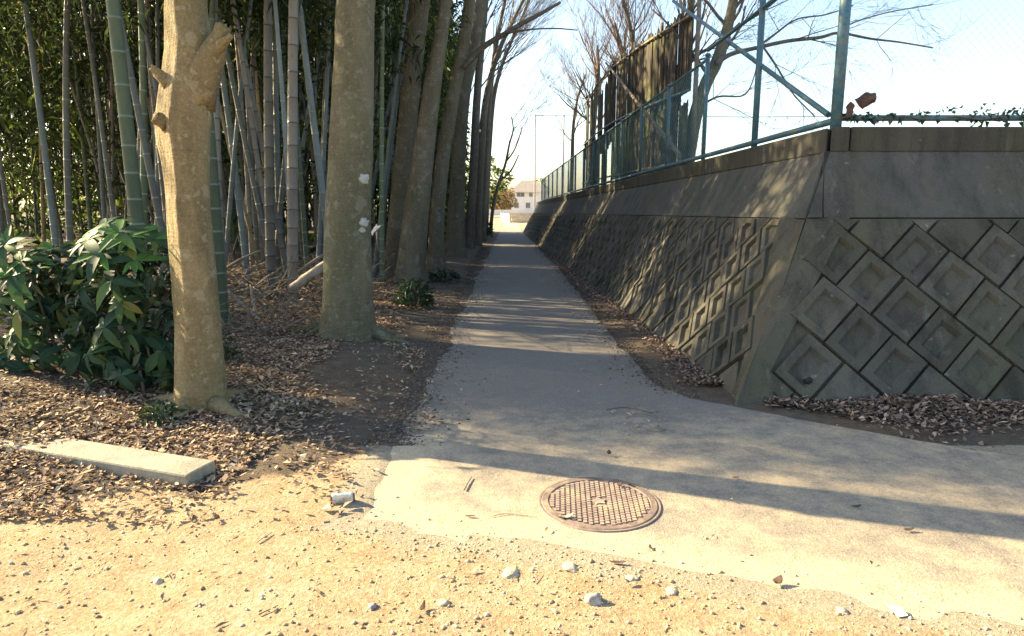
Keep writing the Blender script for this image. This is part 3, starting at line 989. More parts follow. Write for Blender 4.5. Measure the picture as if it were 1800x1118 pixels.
def stub(parent, a, b, ra, rb, mat, seed, ring=True):
    mb = MB(); a, b = Vector(a), Vector(b)
    pts = [a.lerp(b, t) for t in (0, .2, .45, .7, .88, .97, 1)]
    rr = [ra, ra * .88, ra * .66 + rb * .2, ra * .35 + rb * .6, rb * 1.1, rb * 1.05, rb * .8]
    mb.tube(pts, rr, 20, True, True, lambda k, t: 1 + .30 * nz(math.cos(t) * 2 + seed, math.sin(t) * 2, k * .9))
    # the end is torn, not sawn clean
    ax = (b - a).normalized(); n_ = len(mb.v)
    for i in range(n_ - 40, n_):
        t = i % 20
        mb.v[i] = tuple(Vector(mb.v[i]) + ax * rb * (.7 * nz(math.cos(t / 20 * 6.283) * 2.1 + seed, math.sin(t / 20 * 6.283) * 2.1, seed) + .5 * nz(t * 1.7, seed)))
    o = mb.build('branch_stub', mat, parent)
    return o
stub(t1, at(338, 178, 4.50) - L1, at(394, 44, 4.40) - L1, .135, .042, M['bark_near'], 3)
stub(t1, at(366, 100, 4.42) - L1, at(407, 62, 4.36) - L1, .05, .018, M['bark_near'], 5)
stub(t1, at(300, 150, 4.45) - L1, at(266, 118, 4.42) - L1, .05, .022, M['bark_near'], 7)
stub(t1, at(292, 215, 4.42) - L1, at(271, 205, 4.38) - L1, .06, .035, M['bark_near'], 9)
# healed wounds
def disc(parent, name, c_, nrm, r, mat, seed, sx=1.0):
    mb = MB(); nrm = Vector(nrm).normalized()
    u = Vector((1, 0, 0)); u = (u - nrm * u.dot(nrm)).normalized(); v = nrm.cross(u)
    n = 16; vs = []
    for rr, h in ((1.0, -.012), (.9, .001), (.55, .003)):
        for j in range(n):
            t = 2 * math.pi * j / n
            k = r * rr * (1 + .75 * nz(math.cos(t) * 2.3 + seed, math.sin(t) * 2.3, seed))
            vs.append(Vector(c_) + u * math.cos(t) * k * sx + v * math.sin(t) * k + nrm * h)
    fs = []
    for a in range(2):
        for j in range(n):
            fs.append((a * n + j, a * n + (j + 1) % n, (a + 1) * n + (j + 1) % n, (a + 1) * n + j))
    fs.append(tuple(2 * n + j for j in range(n)))
    mb.add(vs, fs, True)
    return mb.build(name, mat, parent)

# --- the big trunk
t2 = thing('tree', 'thickest trunk with white lichen spots and spreading roots by the path edge', 'tree', gp(612, 592), ROW)
L2 = Vector(t2.location)
c = ctrl_px([(612, 612, 104), (611, 590, 96), (611, 560, 90), (611, 500, 84), (611, 400, 80), (615, 300, 76), (619, 200, 73), (622, 110, 70), (624, 26, 68), (626, -50, 66)], 7.2)
top = c[-1]
c += [(top[0], top[1], top[2] + 2, .18), (top[0] + .2, top[1] + .2, top[2] + 5, .10)]
mb = MB()
c = [(x - L2.x, y - L2.y, z - L2.z, r) for x, y, z, r in c]
trunk_mesh(mb, c, 40, 7, 4.0, .30, .22, 5, .03)
mb.build('trunk', M['bark_big'], t2)
for (ax, ay, dx, dy, L, r) in ((.16, -.18, .85, -.45, .75, .105), (-.05, -.25, .15, -1, .42, .08), (.22, -.02, 1, -.1, .4, .07), (-.22, -.1, -1, -.4, .5, .08), (-.2, -.16, -.5, -.9, .4, .07)):
    mb = MB(); root_tube(mb, L2 + Vector((ax, ay, 0)), Vector((dx, dy, 0)).normalized(), L, r, ax * 9)
    mb.v = [tuple(Vector(v) - L2) for v in mb.v]
    mb.build('root', M['bark_big'], t2)
for px, py, r, s in ((640, 314, .055, 1), (641, 391, .05, 2), (637, 405, .035, 4)):
    p = at(px, py, 7.03) - L2
    disc(t2, 'lichen_patch', p, (.45, -.9, 0), r, M['lichen'], s)

# --- the rest of the row
def row_tree(label, pix, Y, bark, seed, flare=.35, group=ROW, br=None, ext=True, crown=0, bias=Vector((.6, -.1, .5))):
    c = ctrl_px(pix, Y)
    base = Vector(c[0][:3]); base.z = float(ground_h(base.x, base.y))
    t = thing('tree', label, 'tree', base, group)
    top = c[-1]; pv_ = c[-2]
    d = (Vector(top[:3]) - Vector(pv_[:3])).normalized()
    if ext:
        for q, rr in ((1.5, .85), (3.2, .6), (5.0, .25)):
            c.append((top[0] + d.x * q, top[1] + d.y * q, top[2] + abs(d.z) * q, top[3] * rr))
    cc = [(x - base.x, y - base.y, z - base.z, r) for x, y, z, r in c]
    if cc[0][2] > -.05: cc[0] = (cc[0][0], cc[0][1], -.06, cc[0][3])
    mb = MB()
    pts, rad = trunk_mesh(mb, cc, 24, 6, seed, flare, .25, 4, .04)
    mb.build('trunk', M[bark], t)
    if br:
        for bpix, bY in br:
            b = ctrl_px(bpix, bY)
            mb = MB(); C = catmull([(x - base.x, y - base.y, z - base.z, r) for x, y, z, r in b], 5)
            mb.tube([Vector(q[:3]) for q in C], [q[3] for q in C], 8)
            rg = random.Random(seed * 3)
            mb.build('branch', M['bark_far'], t)
    if crown:
        rg = random.Random(int(seed * 7))
        mb = MB()
        for i in range(crown):
            k = rg.randint(int(len(pts) * .38), len(pts) - 2)
            a = Vector((rg.uniform(-.25, 1.0), rg.uniform(-.5, .5), rg.uniform(.5, 1.3))).normalized()
            grow(mb, pts[k], a, rg.uniform(1.6, 3.0), max(.014, rad[k] * .22), 3, rg, .35, .55, .004, bias)
        mb.build('crown', M['twig'], t)
    return t
row_tree('upright dark trunk standing close behind the mossy trunk with shared base', [(692, 505, 44), (694, 470, 40), (704, 340, 34), (718, 200, 33), (728, 100, 33), (736, 26, 34), (742, -40, 33)], 13.0, 'bark_row', 3.0)
row_tree('mossy trunk leaning over the small dark shrub', [(722, 506, 56), (723, 470, 50), (730, 390, 46), (746, 260, 37), (760, 150, 31), (774, 70, 25), (783, 10, 22), (790, -40, 20)], 12.2, 'bark_row', 5.0)
row_tree('grey trunk curving right with a dark limb crossing the sky', [(765, 492, 40), (767, 460, 32), (768, 390, 26), (778, 280, 25), (796, 170, 24), (812, 90, 22), (822, 26, 21), (830, -30, 18)], 13.6, 'bark_row', 7.0, .45, br=[([(814, 120, 9), (832, 100, 11), (856, 78, 10), (890, 58, 9), (920, 40, 8), (945, 27, 7), (985, 4, 5)], 13.4), ([(890, 58, 5), (930, 52, 3), (975, 50, 2.5), (1015, 53, 2)], 13.3)])
row_tree('broad dark trunk rising where the tree row closes up', [(800, 452, 42), (800, 425, 36), (803, 340, 28), (808, 250, 24), (818, 160, 20), (832, 90, 20), (842, 26, 20), (850, -30, 18)], 19.0, 'bark_row', 9.0, .3)
row_tree('slim trunk tight behind the broad dark trunk of the row', [(824, 438, 20), (826, 400, 17), (832, 300, 15), (838, 180, 14), (846, 80, 13), (852, 10, 12)], 23.0, 'bark_far', 11.0, .3, crown=12)
row_tree('thin dark trunk whose limb bends right across the pale sky', [(838, 428, 17), (840, 380, 14), (846, 270, 13), (852, 190, 12), (864, 130, 10), (880, 82, 8), (900, 40, 6), (915, 10, 5)], 25.0, 'bark_far', 13.0, .3, crown=18)
row_tree('pale slender trunk near the end of the tree row', [(848, 420, 14), (850, 370, 11), (856, 260, 10), (862, 160, 9), (872, 80, 8), (884, 20, 6)], 28.0, 'bark_far', 15.0, .3, crown=20)
row_tree('furthest upright trunk of the row before the sunny clearing', [(853, 412, 12), (855, 360, 10), (860, 260, 9), (868, 170, 8), (884, 110, 6), (905, 60, 4)], 33.0, 'bark_far', 17.0, .3, crown=20)
# leaning bare sapling in front of the bright end
row_tree('small bare tree leaning right over the bright end of the path', [(862, 402, 7), (866, 370, 6), (876, 325, 5), (888, 290, 4.5), (895, 255, 3.5), (902, 228, 2.5), (899, 205, 2)], 36.0, 'bark_far', 19.0, .2, crown=9, ext=False,
         br=[([(879, 318, 3.5), (898, 300, 3), (912, 272, 2)], 36.0), ([(889, 285, 3), (905, 262, 2.5), (918, 225, 1.6)], 36.0)])

# --- bare trees behind the fence
def bare_tree(label, pix, Y, seed, mat, brs=(), crown=0, warm=False, bias=Vector((0, 0, .4)), group='bare trees behind the fence', cl=(1.2, 2.6)):
    c = ctrl_px(pix, Y)
    base = Vector(c[0][:3])
    t = thing('bare_tree', label, 'tree', base, group)
    cc = [(x - base.x, y - base.y, z - base.z, r) for x, y, z, r in c]
    mb = MB(); pts, rad = trunk_mesh(mb, cc, 16, 6, seed, .25, .2, 4, .05)
    mb.build('trunk', M[mat], t)
    rg = random.Random(int(seed * 13))
    for bp, bY in brs:
        b = ctrl_px(bp, bY)
        C = catmull([(x - base.x, y - base.y, z - base.z, r) for x, y, z, r in b], 5)
        mb = MB(); P = [Vector(q[:3]) for q in C]
        mb.tube(P, [q[3] for q in C], 7)
        for i in range(7):
            k = rg.randint(len(P) // 4, len(P) - 2)
            a = (P[k + 1] - P[k]).normalized() + Vector((rg.gauss(0, .5), rg.gauss(0, .4), rg.gauss(.1, .7)))
            grow(mb, P[k], a, rg.uniform(.4, 1.1), max(.005, C[k][3] * .4), 2, rg, .1, .6, .0028)
        mb.build('branch', M['twig'], t)
    if crown:
        mb = MB()
        for i in range(crown):
            k = rg.randint(int(len(pts) * .3), len(pts) - 2)
            a = Vector((rg.gauss(0, .8), rg.gauss(0, .6), rg.uniform(.3, 1.2))).normalized() + bias
            grow(mb, pts[k], a, rg.uniform(*cl), max(.01, rad[k] * .35), 3, rg, .3, .6, .004, bias)
        mb.build('crown', M['twig_warm' if warm else 'twig'], t)
    return t
bare_tree('dark leaning trunk with a long limb reaching over the fence posts', [(1203, 300, 27), (1211, 262, 25), (1222, 205, 24), (1240, 150, 22), (1260, 108, 21), (1274, 66, 19), (1284, 26, 17), (1294, -30, 15), (1306, -110, 10)], 12.6, 1.0, 'bark_row',
          brs=[([(1258, 112, 10), (1285, 95, 8), (1330, 84, 7), (1385, 72, 6.5), (1440, 66, 6), (1475, 58, 5), (1530, 68, 4), (1580, 74, 3), (1640, 84, 2.5)], 12.4),
               ([(1330, 84, 5), (1362, 60, 4), (1400, 34, 3), (1450, 26, 2.5), (1500, 10, 2)], 12.3),
               ([(1340, 80, 4), (1362, 112, 3.5), (1385, 150, 3), (1400, 172, 2.5), (1432, 204, 2)], 12.3),
               ([(1265, 100, 6), (1300, 50, 4), (1310, 10, 3)], 12.6),
               ([(1475, 58, 3), (1500, 40, 2.5), (1560, 22, 2), (1640, 8, 2)], 12.4),
               ([(1226, 190, 5), (1262, 170, 3.5), (1310, 166, 2.5), (1330, 120, 2)], 12.8)], crown=7)
bare_tree('forked pale trunk rising just behind the near end of the plank screen', [(1168, 290, 24), (1176, 210, 22), (1186, 160, 20), (1198, 122, 17), (1206, 80, 14), (1212, 36, 13), (1218, -30, 11), (1230, -120, 7)], 14.2, 2.0, 'bark_big',
          brs=[([(1192, 140, 12), (1208, 116, 10), (1226, 96, 7), (1262, 76, 4), (1300, 40, 3)], 14.0)], crown=8)
bare_tree('warm brown bare tree whose crown shows above the plank screen', [(1085, 320, 16), (1090, 230, 14), (1096, 150, 11), (1092, 90, 8), (1080, 40, 5)], 26.0, 3.0, 'bark_far', crown=17, warm=True)
bare_tree('reddish twiggy tree behind the gapped boards of the screen', [(1036, 330, 13), (1040, 260, 11), (1046, 190, 9), (1052, 130, 7), (1050, 80, 4)], 31.0, 4.0, 'bark_far', crown=17, warm=True)
bare_tree('thin twiggy tree at the far end of the screen beside tall poles', [(1004, 340, 8), (1006, 280, 7), (1008, 220, 5.5), (1016, 170, 4), (1030, 130, 2.5)], 36.0, 5.0, 'bark_far', crown=11, warm=True)
bare_tree('bare tree with faint sweeping twigs high above the screen', [(1128, 330, 15), (1124, 230, 12), (1118, 140, 10), (1110, 60, 8), (1090, -20, 5)], 24.0, 6.0, 'bark_far', crown=16)

# ------------------------------------------------------------------ bamboo
def culm_profile(Hc, r, rg, seg0=.20, seg1=.34):
    z = [0.0]; 
    while z[-1] < Hc:
        z.append(z[-1] + seg0 + (seg1 - seg0) * min(1, z[-1] / 3.0) * rg.uniform(.9, 1.1))
    return z
def culm_mesh(name, Hc, r, mat, seed, bend=.0, n=12, nodes=True):
    rg = random.Random(seed)
    zs = culm_profile(Hc, r, rg)
    rows, rings = [], []
    for z in zs:
        rr = r * (1 - .75 * (z / Hc) ** 1.3) if z < Hc else r * .1
        rr = max(rr, .006)
        if nodes:
            rows += [(z - .012, rr * 1.0, 0.15), (z - .004, rr * 1.075, 1.0), (z + .004, rr * 1.075, 1.0), (z + .010, rr * .985, .5), (z + .02, rr, 0.0)]
        else:
            rows += [(z, rr, 0)]
    vs, at2 = [], []
    for z, rr, a in rows:
        ox = bend * (max(z, 0) / Hc) ** 2.2
        for j in range(n):
            t = 2 * math.pi * j / n
            vs.append((ox + rr * math.cos(t), rr * math.sin(t), z)); at2.append(a)
    m = len(rows)
    idx = np.arange(m * n).reshape(m, n)
    nxt = np.roll(idx, -1, 1)
    Fc = np.stack([idx[:-1].ravel(), nxt[:-1].ravel(), nxt[1:].ravel(), idx[1:].ravel()], 1)
    me = np_mesh(name, np.array(vs), Fc, mat, True)
    a = me.attributes.new('ring', 'FLOAT', 'POINT'); a.data.foreach_set('value', np.array(at2, np.float32))
    return me

def leaf_cloud(centers, dirs, L, W, rg, fold=.25, droop=.3):
    """diamond leaves: 4 verts, 2 tris each"""
    n = len(centers)
    d = dirs / np.linalg.norm(dirs, axis=1, keepdims=True)
    side = np.cross(d, np.array([0, 0, 1.0]) + rg.normal(0, .5, (n, 3)))
    side /= np.linalg.norm(side, axis=1, keepdims=True) + 1e-9
    nrm = np.cross(side, d)
    Ls = (L * rg.uniform(.65, 1.3, n))[:, None]; Ws = (W * rg.uniform(.7, 1.25, n))[:, None]
    base = centers; tip = centers + d * Ls - np.array([0, 0, 1]) * Ls * droop
    mid = centers + d * Ls * .45
    a = mid + side * Ws * .5 + nrm * Ws * fold; b = mid - side * Ws * .5 + nrm * Ws * fold
    V = np.stack([base, a, tip, b], 1).reshape(-1, 3)
    k = np.arange(n)[:, None] * 4
    Fc = np.concatenate([k + np.array([[0, 1, 2]]), k + np.array([[0, 2, 3]])], 1).reshape(-1, 3)
    return V, Fc

def bamboo_foliage(name, z0, z1, rad, nclump, per, seed):
    rg = np.random.default_rng(seed)
    zc = rg.uniform(z0, z1, nclump)
    t = rg.uniform(0, 2 * np.pi, nclump)
    rr = rad * np.sqrt(rg.uniform(.03, 1, nclump)) * (1.1 - .5 * (zc - z0) / (z1 - z0))
    cc = np.stack([rr * np.cos(t), rr * np.sin(t), zc], 1)
    c = np.repeat(cc, per, 0) + rg.normal(0, .16, (nclump * per, 3))
    d = rg.normal(0, 1, (nclump * per, 3)); d[:, 2] -= .5
    V, Fc = leaf_cloud(c, d, .21, .042, rg)
    return np_mesh(name, V, Fc, M['bamboo_leaf'])
fol_var = [bamboo_foliage('foliage', 3.6 + .3 * k, 11.0, 1.25, 76, 17, 40 + k) for k in range(5)]
fol_low = [bamboo_foliage('foliage', 1.6, 10.5, 1.3, 84, 17, 60 + k) for k in range(4)]

BG = 'bamboo culms standing in the grove'
def bamboo(label, loc, lean=(0, 0), Hc=10.5, r=.05, mat='culm_green', me=None, fol=None, group=BG, rz=None, seed=0, bend=.5):
    t = thing('bamboo', label, 'bamboo', loc, group)
    me = me or culm_mesh('culm', Hc, r, M[mat], seed, bend)
    o = link('culm', me, t)
    t.rotation_euler = (lean[1], lean[0], 0)
    if rz is not None: o.rotation_euler = (0, 0, rz)
    if fol is not None:
        f = link('foliage', fol, t)
        f.rotation_euler = (0, 0, rnd.uniform(0, 6.28))
    return t

def bamboo_px(label, pb, pt, w, Y, mat, seed, Yt=None, bend=.3, fol=True):
    """base pixel, a second pixel higher on the culm, width in px"""
    b = at(pb[0], pb[1], Y); q = at(pt[0], pt[1], Yt or Y)
    d = (q - b).normalized()
    gz = float(ground_h(b.x, b.y)) - .05
    b = b + d * ((gz - b.z) / d.z)
    zc = Y * CT
    t = thing('bamboo', label, 'bamboo', b, BG)
    r = w * .5 * zc / F_PX
    link('culm', culm_mesh('culm', 10.5, r, M[mat], seed, bend, 16), t)
    t.rotation_mode = 'QUATERNION'
    t.rotation_quaternion = Vector((0, 0, 1)).rotation_difference(d)
    if fol:
        f = link('foliage', fol_var[seed % 5], t)
    return t
bamboo_px('stout ringed green bamboo standing close behind the sunlit trunk', (393, 590), (368, 230), 23, 7.4, 'culm_green', 1, bend=-.3)
bamboo_px('thick grey-green bamboo rising behind the leafy shrub', (250, 470), (207, 60), 25, 6.9, 'culm_green', 2, bend=-.2)
bamboo_px('straight greyish bamboo, first of the pale pair left of the thickest trunk', (476, 480), (467, 60), 17, 9.6, 'culm_grey', 3)
bamboo_px('straight pale bamboo standing by the fallen log', (515, 497), (511, 40), 19, 9.0, 'culm_grey', 4)
bamboo_px('blue-grey bamboo leaning left behind the thickest trunk', (582, 450), (524, 30), 13, 10.2, 'culm_blue', 5)
bamboo_px('dark slanting bamboo beside the sawn side stub', (466, 415), (396, 95), 10, 10.5, 'culm_dark', 6)
bamboo_px('slim blue-grey bamboo half hidden between the pale pair', (492, 440), (484, 200), 11, 11.2, 'culm_blue', 7)
bamboo_px('dark grey bamboo slanting across the gap behind the shrub', (290, 430), (216, 75), 12, 8.4, 'culm_dark', 8)
bamboo_px('bright blue-grey bamboo leaning right beside the upright dark trunk', (664, 430), (706, 26), 8, 12.6, 'culm_blue', 9)
bamboo_px('thinner twin of the blue-grey bamboo by the upright dark trunk', (668, 430), (709, 60), 6, 13.4, 'culm_blue', 10)
bamboo_px('dead tan bamboo slanting behind the ringed green bamboo', (448, 440), (405, 270), 6, 11.0, 'culm_tan', 11)
bamboo_px('thin grey bamboo crossing behind the top of the sunlit trunk', (290, 250), (246, 30), 7, 9.6, 'culm_grey', 12)
bamboo_px('greenish bamboo leaning against the pale pair', (540, 470), (520, 210), 9, 11.6, 'culm_green', 13)
bamboo_px('dark upright bamboo next to the thickest trunk', (563, 440), (572, 60), 10, 12.4, 'culm_dark', 14)
bamboo_px('bamboo glimpsed between the thickest trunk and the upright dark trunk', (672, 470), (668, 60), 9, 12.0, 'culm_green', 15)
bamboo_px('slanting dark bamboo at the left of the pale pair', (452, 430), (425, 60), 9, 12.0, 'culm_dark', 16)

culms = {}
for mname in ('culm_green', 'culm_blue', 'culm_grey', 'culm_dark', 'culm_tan'):
    culms[mname] = [culm_mesh('culm', 10.5, r, M[mname], 80 + i, b, 9) for i, (r, b) in enumerate(((.036, .8), (.045, .4), (.053, 1.2)))]
placed = []
brg = random.Random(21)
tries = 0
while len(placed) < 205 and tries < 9000:
    tries += 1
    Y = brg.uniform(8.6, 46); X = -brg.uniform(.05, .80) * Y if brg.random() < .7 else brg.uniform(-24, -3)
    if X > -2.7 - .012 * Y or X < -25: continue
    u = Y + .36 * X            # where its shade falls on the path
    if u < 4.9 + (.3 if X < -4 else 0) or u > 37.5 or abs(u - 25.4) < 1.5: continue
    if X < -3.4 and min(abs(u - 7.0) - .75, abs(u - 10.3) - .85, abs(u - 16.4) - 1.1) < 0: continue
    if any((X - a) ** 2 + (Y - b) ** 2 < .40 for a, b in placed): continue
    # keep the nearest part of the grove open enough to see in
    if Y < 11 and X > -6 and brg.random() < .6: continue
    placed.append((X, Y))
    mname = brg.choices(('culm_green', 'culm_blue', 'culm_grey', 'culm_dark', 'culm_tan'), (3, 3, 2, 4, .9))[0]
    near = Y < 13
    t = bamboo('slender bamboo culm added left of view to shade the path', (X, Y, float(ground_h(X, Y)) - .05),
               (brg.gauss(0, .075), brg.gauss(0, .06) if u > 8 else -abs(brg.gauss(0, .05))), me=brg.choice(culms[mname]), fol=brg.choice(fol_var if near or brg.random() < .5 else fol_low),
               group='slender bamboo culms crowded in the grove', rz=brg.uniform(0, 6.28) if u > 8 else brg.uniform(.2, 2.6))

# bare lower culms crowding the middle of the grove
extra = []
while len(extra) < 62:
    Y = brg.uniform(9.5, 20); X = -brg.uniform(.19, .60) * Y
    if Y + .36 * X < 6.2 or X > -3.1 or any((X - a) ** 2 + (Y - b) ** 2 < .10 for a, b in placed + extra): continue
    extra.append((X, Y))
    mname = brg.choices(('culm_green', 'culm_blue', 'culm_grey', 'culm_dark', 'culm_tan'), (2, 4, 4, 2, .6))[0]
    bamboo('slender bamboo culm added left of view to shade the path', (X, Y, float(ground_h(X, Y)) - .05),
           (brg.gauss(0, .10), brg.gauss(0, .06)), me=brg.choice(culms[mname]), group='slender bamboo culms crowded in the grove', rz=brg.uniform(0, 6.28))
mb = MB()
for i in range(230):
    Y = brg.uniform(17, 36); X = -brg.uniform(.13, .62) * Y
    if X > -3.6 or abs(Y + .36 * X - 25.4) < .7: continue
    lx, ly = brg.gauss(0, .11), brg.gauss(0, .06)
    r = brg.uniform(.03, .05)
    mb.tube([(X, Y, 0), (X + lx * 4, Y + ly * 4, 4), (X + lx * 9.5, Y + ly * 9.5, 9)], [r, r * .9, r * .4], 5, False)
o = mb.build('bamboo_stand', M['culm_grey']); props(o, 'far culms massed at the back of the bamboo grove', 'bamboo', kind='stuff')

# bamboo added out of view at the grove's left front to shade the path
for i in range(16):
    X = -7.2 - i * .75; u = brg.uniform(5.2, 6.0); Y = u - .36 * X
    bamboo('slender bamboo culm added left of view to shade the path', (X, Y, float(ground_h(X, Y)) - .05),
           (brg.gauss(0, .05), brg.gauss(0, .03)), me=brg.choice(culms['culm_green']), fol=brg.choice(fol_var),
           group='slender bamboo culms crowded in the grove', rz=brg.uniform(.2, 2.6))

# thicket of leaves that closes the back of the grove
rg = np.random.default_rng(77)
n = 60000
Yt = rg.uniform(15, 50, n); Xt = -rg.uniform(.12, 1.0, n) * Yt
zt = rg.uniform(0, 1, n) ** 1.1 * 11 + .2
u = Yt + .36 * Xt
keep = (Xt < -3.6 - .03 * Yt) & (u > 9.5 + .25 * np.abs(Xt + 4).clip(0, 6)) & (u < 38.5) & (np.abs(u - 25.4) > .9) & (np.abs(u - 10.2) > .5) & (np.abs(u - 16.4) > .5) & (Xt > -32)
# open the thicket in clumps so light falls through
cl = np.sin(Xt * 1.1 + 2 * np.sin(Yt * .5)) * np.sin(Yt * .9 + zt * 1.3) + .4 * np.sin(zt * 2.1 + Xt)
keep &= (cl > -.12) | (rg.uniform(0, 1, n) < .14)
keep &= ~((zt < 3.2) & (Yt < 22) & (rg.uniform(0, 1, n) < .72))
c = np.stack([Xt, Yt, zt], 1)[keep]
n = 15000                          # and the strip right behind the trunk row, further on
Yb = rg.uniform(21, 40, n); Xb = -2.35 - .006 * Yb - np.abs(rg.normal(0, 1.0, n)); zb = rg.uniform(.1, 9.5, n)
ub = Yb + .36 * Xb
kb = (np.abs(ub - 25.4) > .6) & (ub < 37.6) & (np.sin(Yb * 2.1 + np.sin(zb)) * np.sin(zb * 1.2 + Xb * 2) > -.55)
c = np.concatenate([c, np.stack([Xb, Yb, zb], 1)[kb]])
d = rg.normal(0, 1, (len(c), 3)); d[:, 2] -= .4
V, Fc = leaf_cloud(c, d, .46, .12, rg)
o = link('bamboo_thicket', np_mesh('bamboo_thicket', V, Fc, M['thicket_leaf']))
props(o, 'mass of bamboo leaves closing the back of the grove', 'thicket', kind='stuff')

# ------------------------------------------------------------------ evergreen shrubs with big leaves
def big_leaf(name, L, W, mat, droop, seed):
    mb = MB(); n = 6
    vs = []
    for i in range(n + 1):
        t = i / n
        w = W * .5 * (math.sin(math.pi * min(1, t ** .85)) ** .8 if 0 < t < 1 else .03)
        x = L * t; z = -droop * L * t * t
        vs += [(x, -w, z + .22 * w), (x, 0, z - .0), (x, w, z + .22 * w)]
    fs = []
    for i in range(n):
        a = i * 3
        fs += [(a, a + 3, a + 4, a + 1), (a + 1, a + 4, a + 5, a + 2)]
    mb.add(vs, fs, True)
    return mb.mesh(name, mat)
leaf_vars = [big_leaf('leaf', L, W, M['shrub_leaf'], dr, i) for i, (L, W, dr) in enumerate(((.19, .062, .35), (.22, .07, .5), (.17, .06, .25), (.20, .074, .65)))]
leaf_lit_top = [big_leaf('leaf', L, W, M['lit_top_leaf'], dr, i) for i, (L, W, dr) in enumerate(((.16, .05, .15), (.18, .055, .35)))]
def shrub(label, base, hw, hh, count, seed, paint_lit_top=True):
    base = Vector(base); base.z = float(ground_h(base.x, base.y))
    t = thing('evergreen_shrub', label, 'shrub', base, 'broad-leaved evergreen shrubs')
    rg = random.Random(seed)
    ros = []
    tries = 0
    per = 8
    while len(ros) < count // per and tries < 4000:
        tries += 1
        p = Vector((rg.uniform(-1, 1), rg.uniform(-1, .6), rg.uniform(.0, 1)))
        q = Vector((p.x * hw * (1 - .25 * p.z), p.y * hw, .10 + p.z * (hh - .10)))
        if abs(p.x) ** 2 + p.y ** 2 > 1.1: continue
        if p.y > -.05 and p.z < .8 and rg.random() < .9: continue
        if any((q - a).length < .10 for a in ros): continue
        ros.append(q)
    for i in range(5):
        a = Vector((rg.uniform(-.3, .3) * hw, rg.uniform(-.2, .2), -.02))
        mb = MB(); b = Vector((rg.uniform(-.8, .8) * hw, rg.uniform(-.3, .3), hh * rg.uniform(.7, .95)))
        mb.tube([a, a.lerp(b, .35) + Vector((rg.gauss(0, .04), 0, 0)), a.lerp(b, .7), b], [.014, .011, .009, .005], 6)
        mb.build('stem', M['twig'], t)
    # small inner leaves that close the bush
    rn = np.random.default_rng(seed); m_ = 700
    c_ = np.stack([rn.uniform(-1, 1, m_) * hw * .9, rn.uniform(-.55, .6, m_) * hw, rn.uniform(.03, .9, m_) * hh], 1)
    V_, F_ = leaf_cloud(c_, rn.normal(0, 1, (m_, 3)), .12, .05, rn)
    props(link('inner_foliage', np_mesh('inner_foliage', V_, F_, M['low_leaf']), t), kind='stuff')
    n = 0
    for q in ros:
        out = Vector((q.x * .9, q.y - .15, .55 if q.z > hh * .6 else .28)).normalized()
        topmost = q.z > hh * .72
        rot = out.to_track_quat('Z', 'X')
        tw = rg.uniform(0, 6.28)
        for k in range(per):
            if n >= count: break
            az = tw + 2 * math.pi * k / per + rg.gauss(0, .14)
            tilt = rg.gauss(.22, .16) if topmost else rg.gauss(-.32, .2)
            dl = Vector((math.cos(az) * math.cos(tilt), math.sin(az) * math.cos(tilt), math.sin(tilt)))
            dw = rot @ dl
            nw = rot @ Vector((-math.cos(az) * math.sin(tilt), -math.sin(az) * math.sin(tilt), math.cos(tilt)))
            yw = nw.cross(dw)
            Mx = Matrix((dw, yw, nw)).transposed().to_4x4()
            s = rg.uniform(.55, 1.2)
            o = link('leaf', rg.choice(leaf_lit_top if (topmost and paint_lit_top and rg.random() < .4) else leaf_vars), t)
            o.matrix_local = Matrix.Translation(q) @ Mx @ Matrix.Scale(s, 4)
            n += 1
    return t
shrub('glossy broad-leaved shrub with bright top leaves beside the sunlit trunk', (-2.80, 4.85, 0), .42, 1.22, 296, 5)
shrub('broad-leaved evergreen shrub further left behind the concrete slab', (-3.62, 5.15, 0), .46, 1.05, 280, 8)

# small dark shrub under the leaning trunk
def tuft(label, base, hw, hh, n, seed, mat='low_leaf', L=.11, W=.035, name='low_shrub', cat='shrub'):
    base = Vector(base); base.z = float(ground_h(base.x, base.y))
    t = thing(name, label, cat, base)
    rg = np.random.default_rng(seed)
    v = rg.normal(0, 1, (n, 3)); v /= np.linalg.norm(v, axis=1, keepdims=True)
    v *= rg.uniform(.25, 1, (n, 1)) ** .5
    c = np.stack([v[:, 0] * hw, v[:, 1] * hw, (np.abs(v[:, 2])) * hh + .02], 1)
    d = v + rg.normal(0, .5, (n, 3)); d[:, 2] += .4
    V, Fc = leaf_cloud(c, d, L, W, rg)
    link('foliage', np_mesh('foliage', V, Fc, M[mat]), t)
    mb = MB()
    for k in range(4):
        a = k * 1.7
        mb.tube([(0, 0, -.02), (math.cos(a) * hw * .3, math.sin(a) * hw * .3, hh * .5), (math.cos(a) * hw * .6, math.sin(a) * hw * .6, hh * .85)], [.012, .008, .004], 5)
    mb.build('stem', M['twig'], t)
    return t
tuft('small dark evergreen shrub at the foot of the leaning mossy trunk', gp(728, 545), .26, .42, 420, 3)
tuft('tiny green sprig at the foot of the sunlit trunk', gp(398, 655), .08, .22, 60, 4, L=.09, name='green_sprig', cat='plant')
tuft('low fern-like plant at the foot of the grey curving trunk', gp(782, 500), .30, .22, 180, 6)
tuft('dark bush at the far end of the tree row by the sunlit strip', gp(838, 418), .75, 1.0, 500, 7, L=.2, W=.07)
tuft('low dark tuft growing in front of the leafy shrub', gp(285, 762), .12, .10, 90, 9, L=.08)

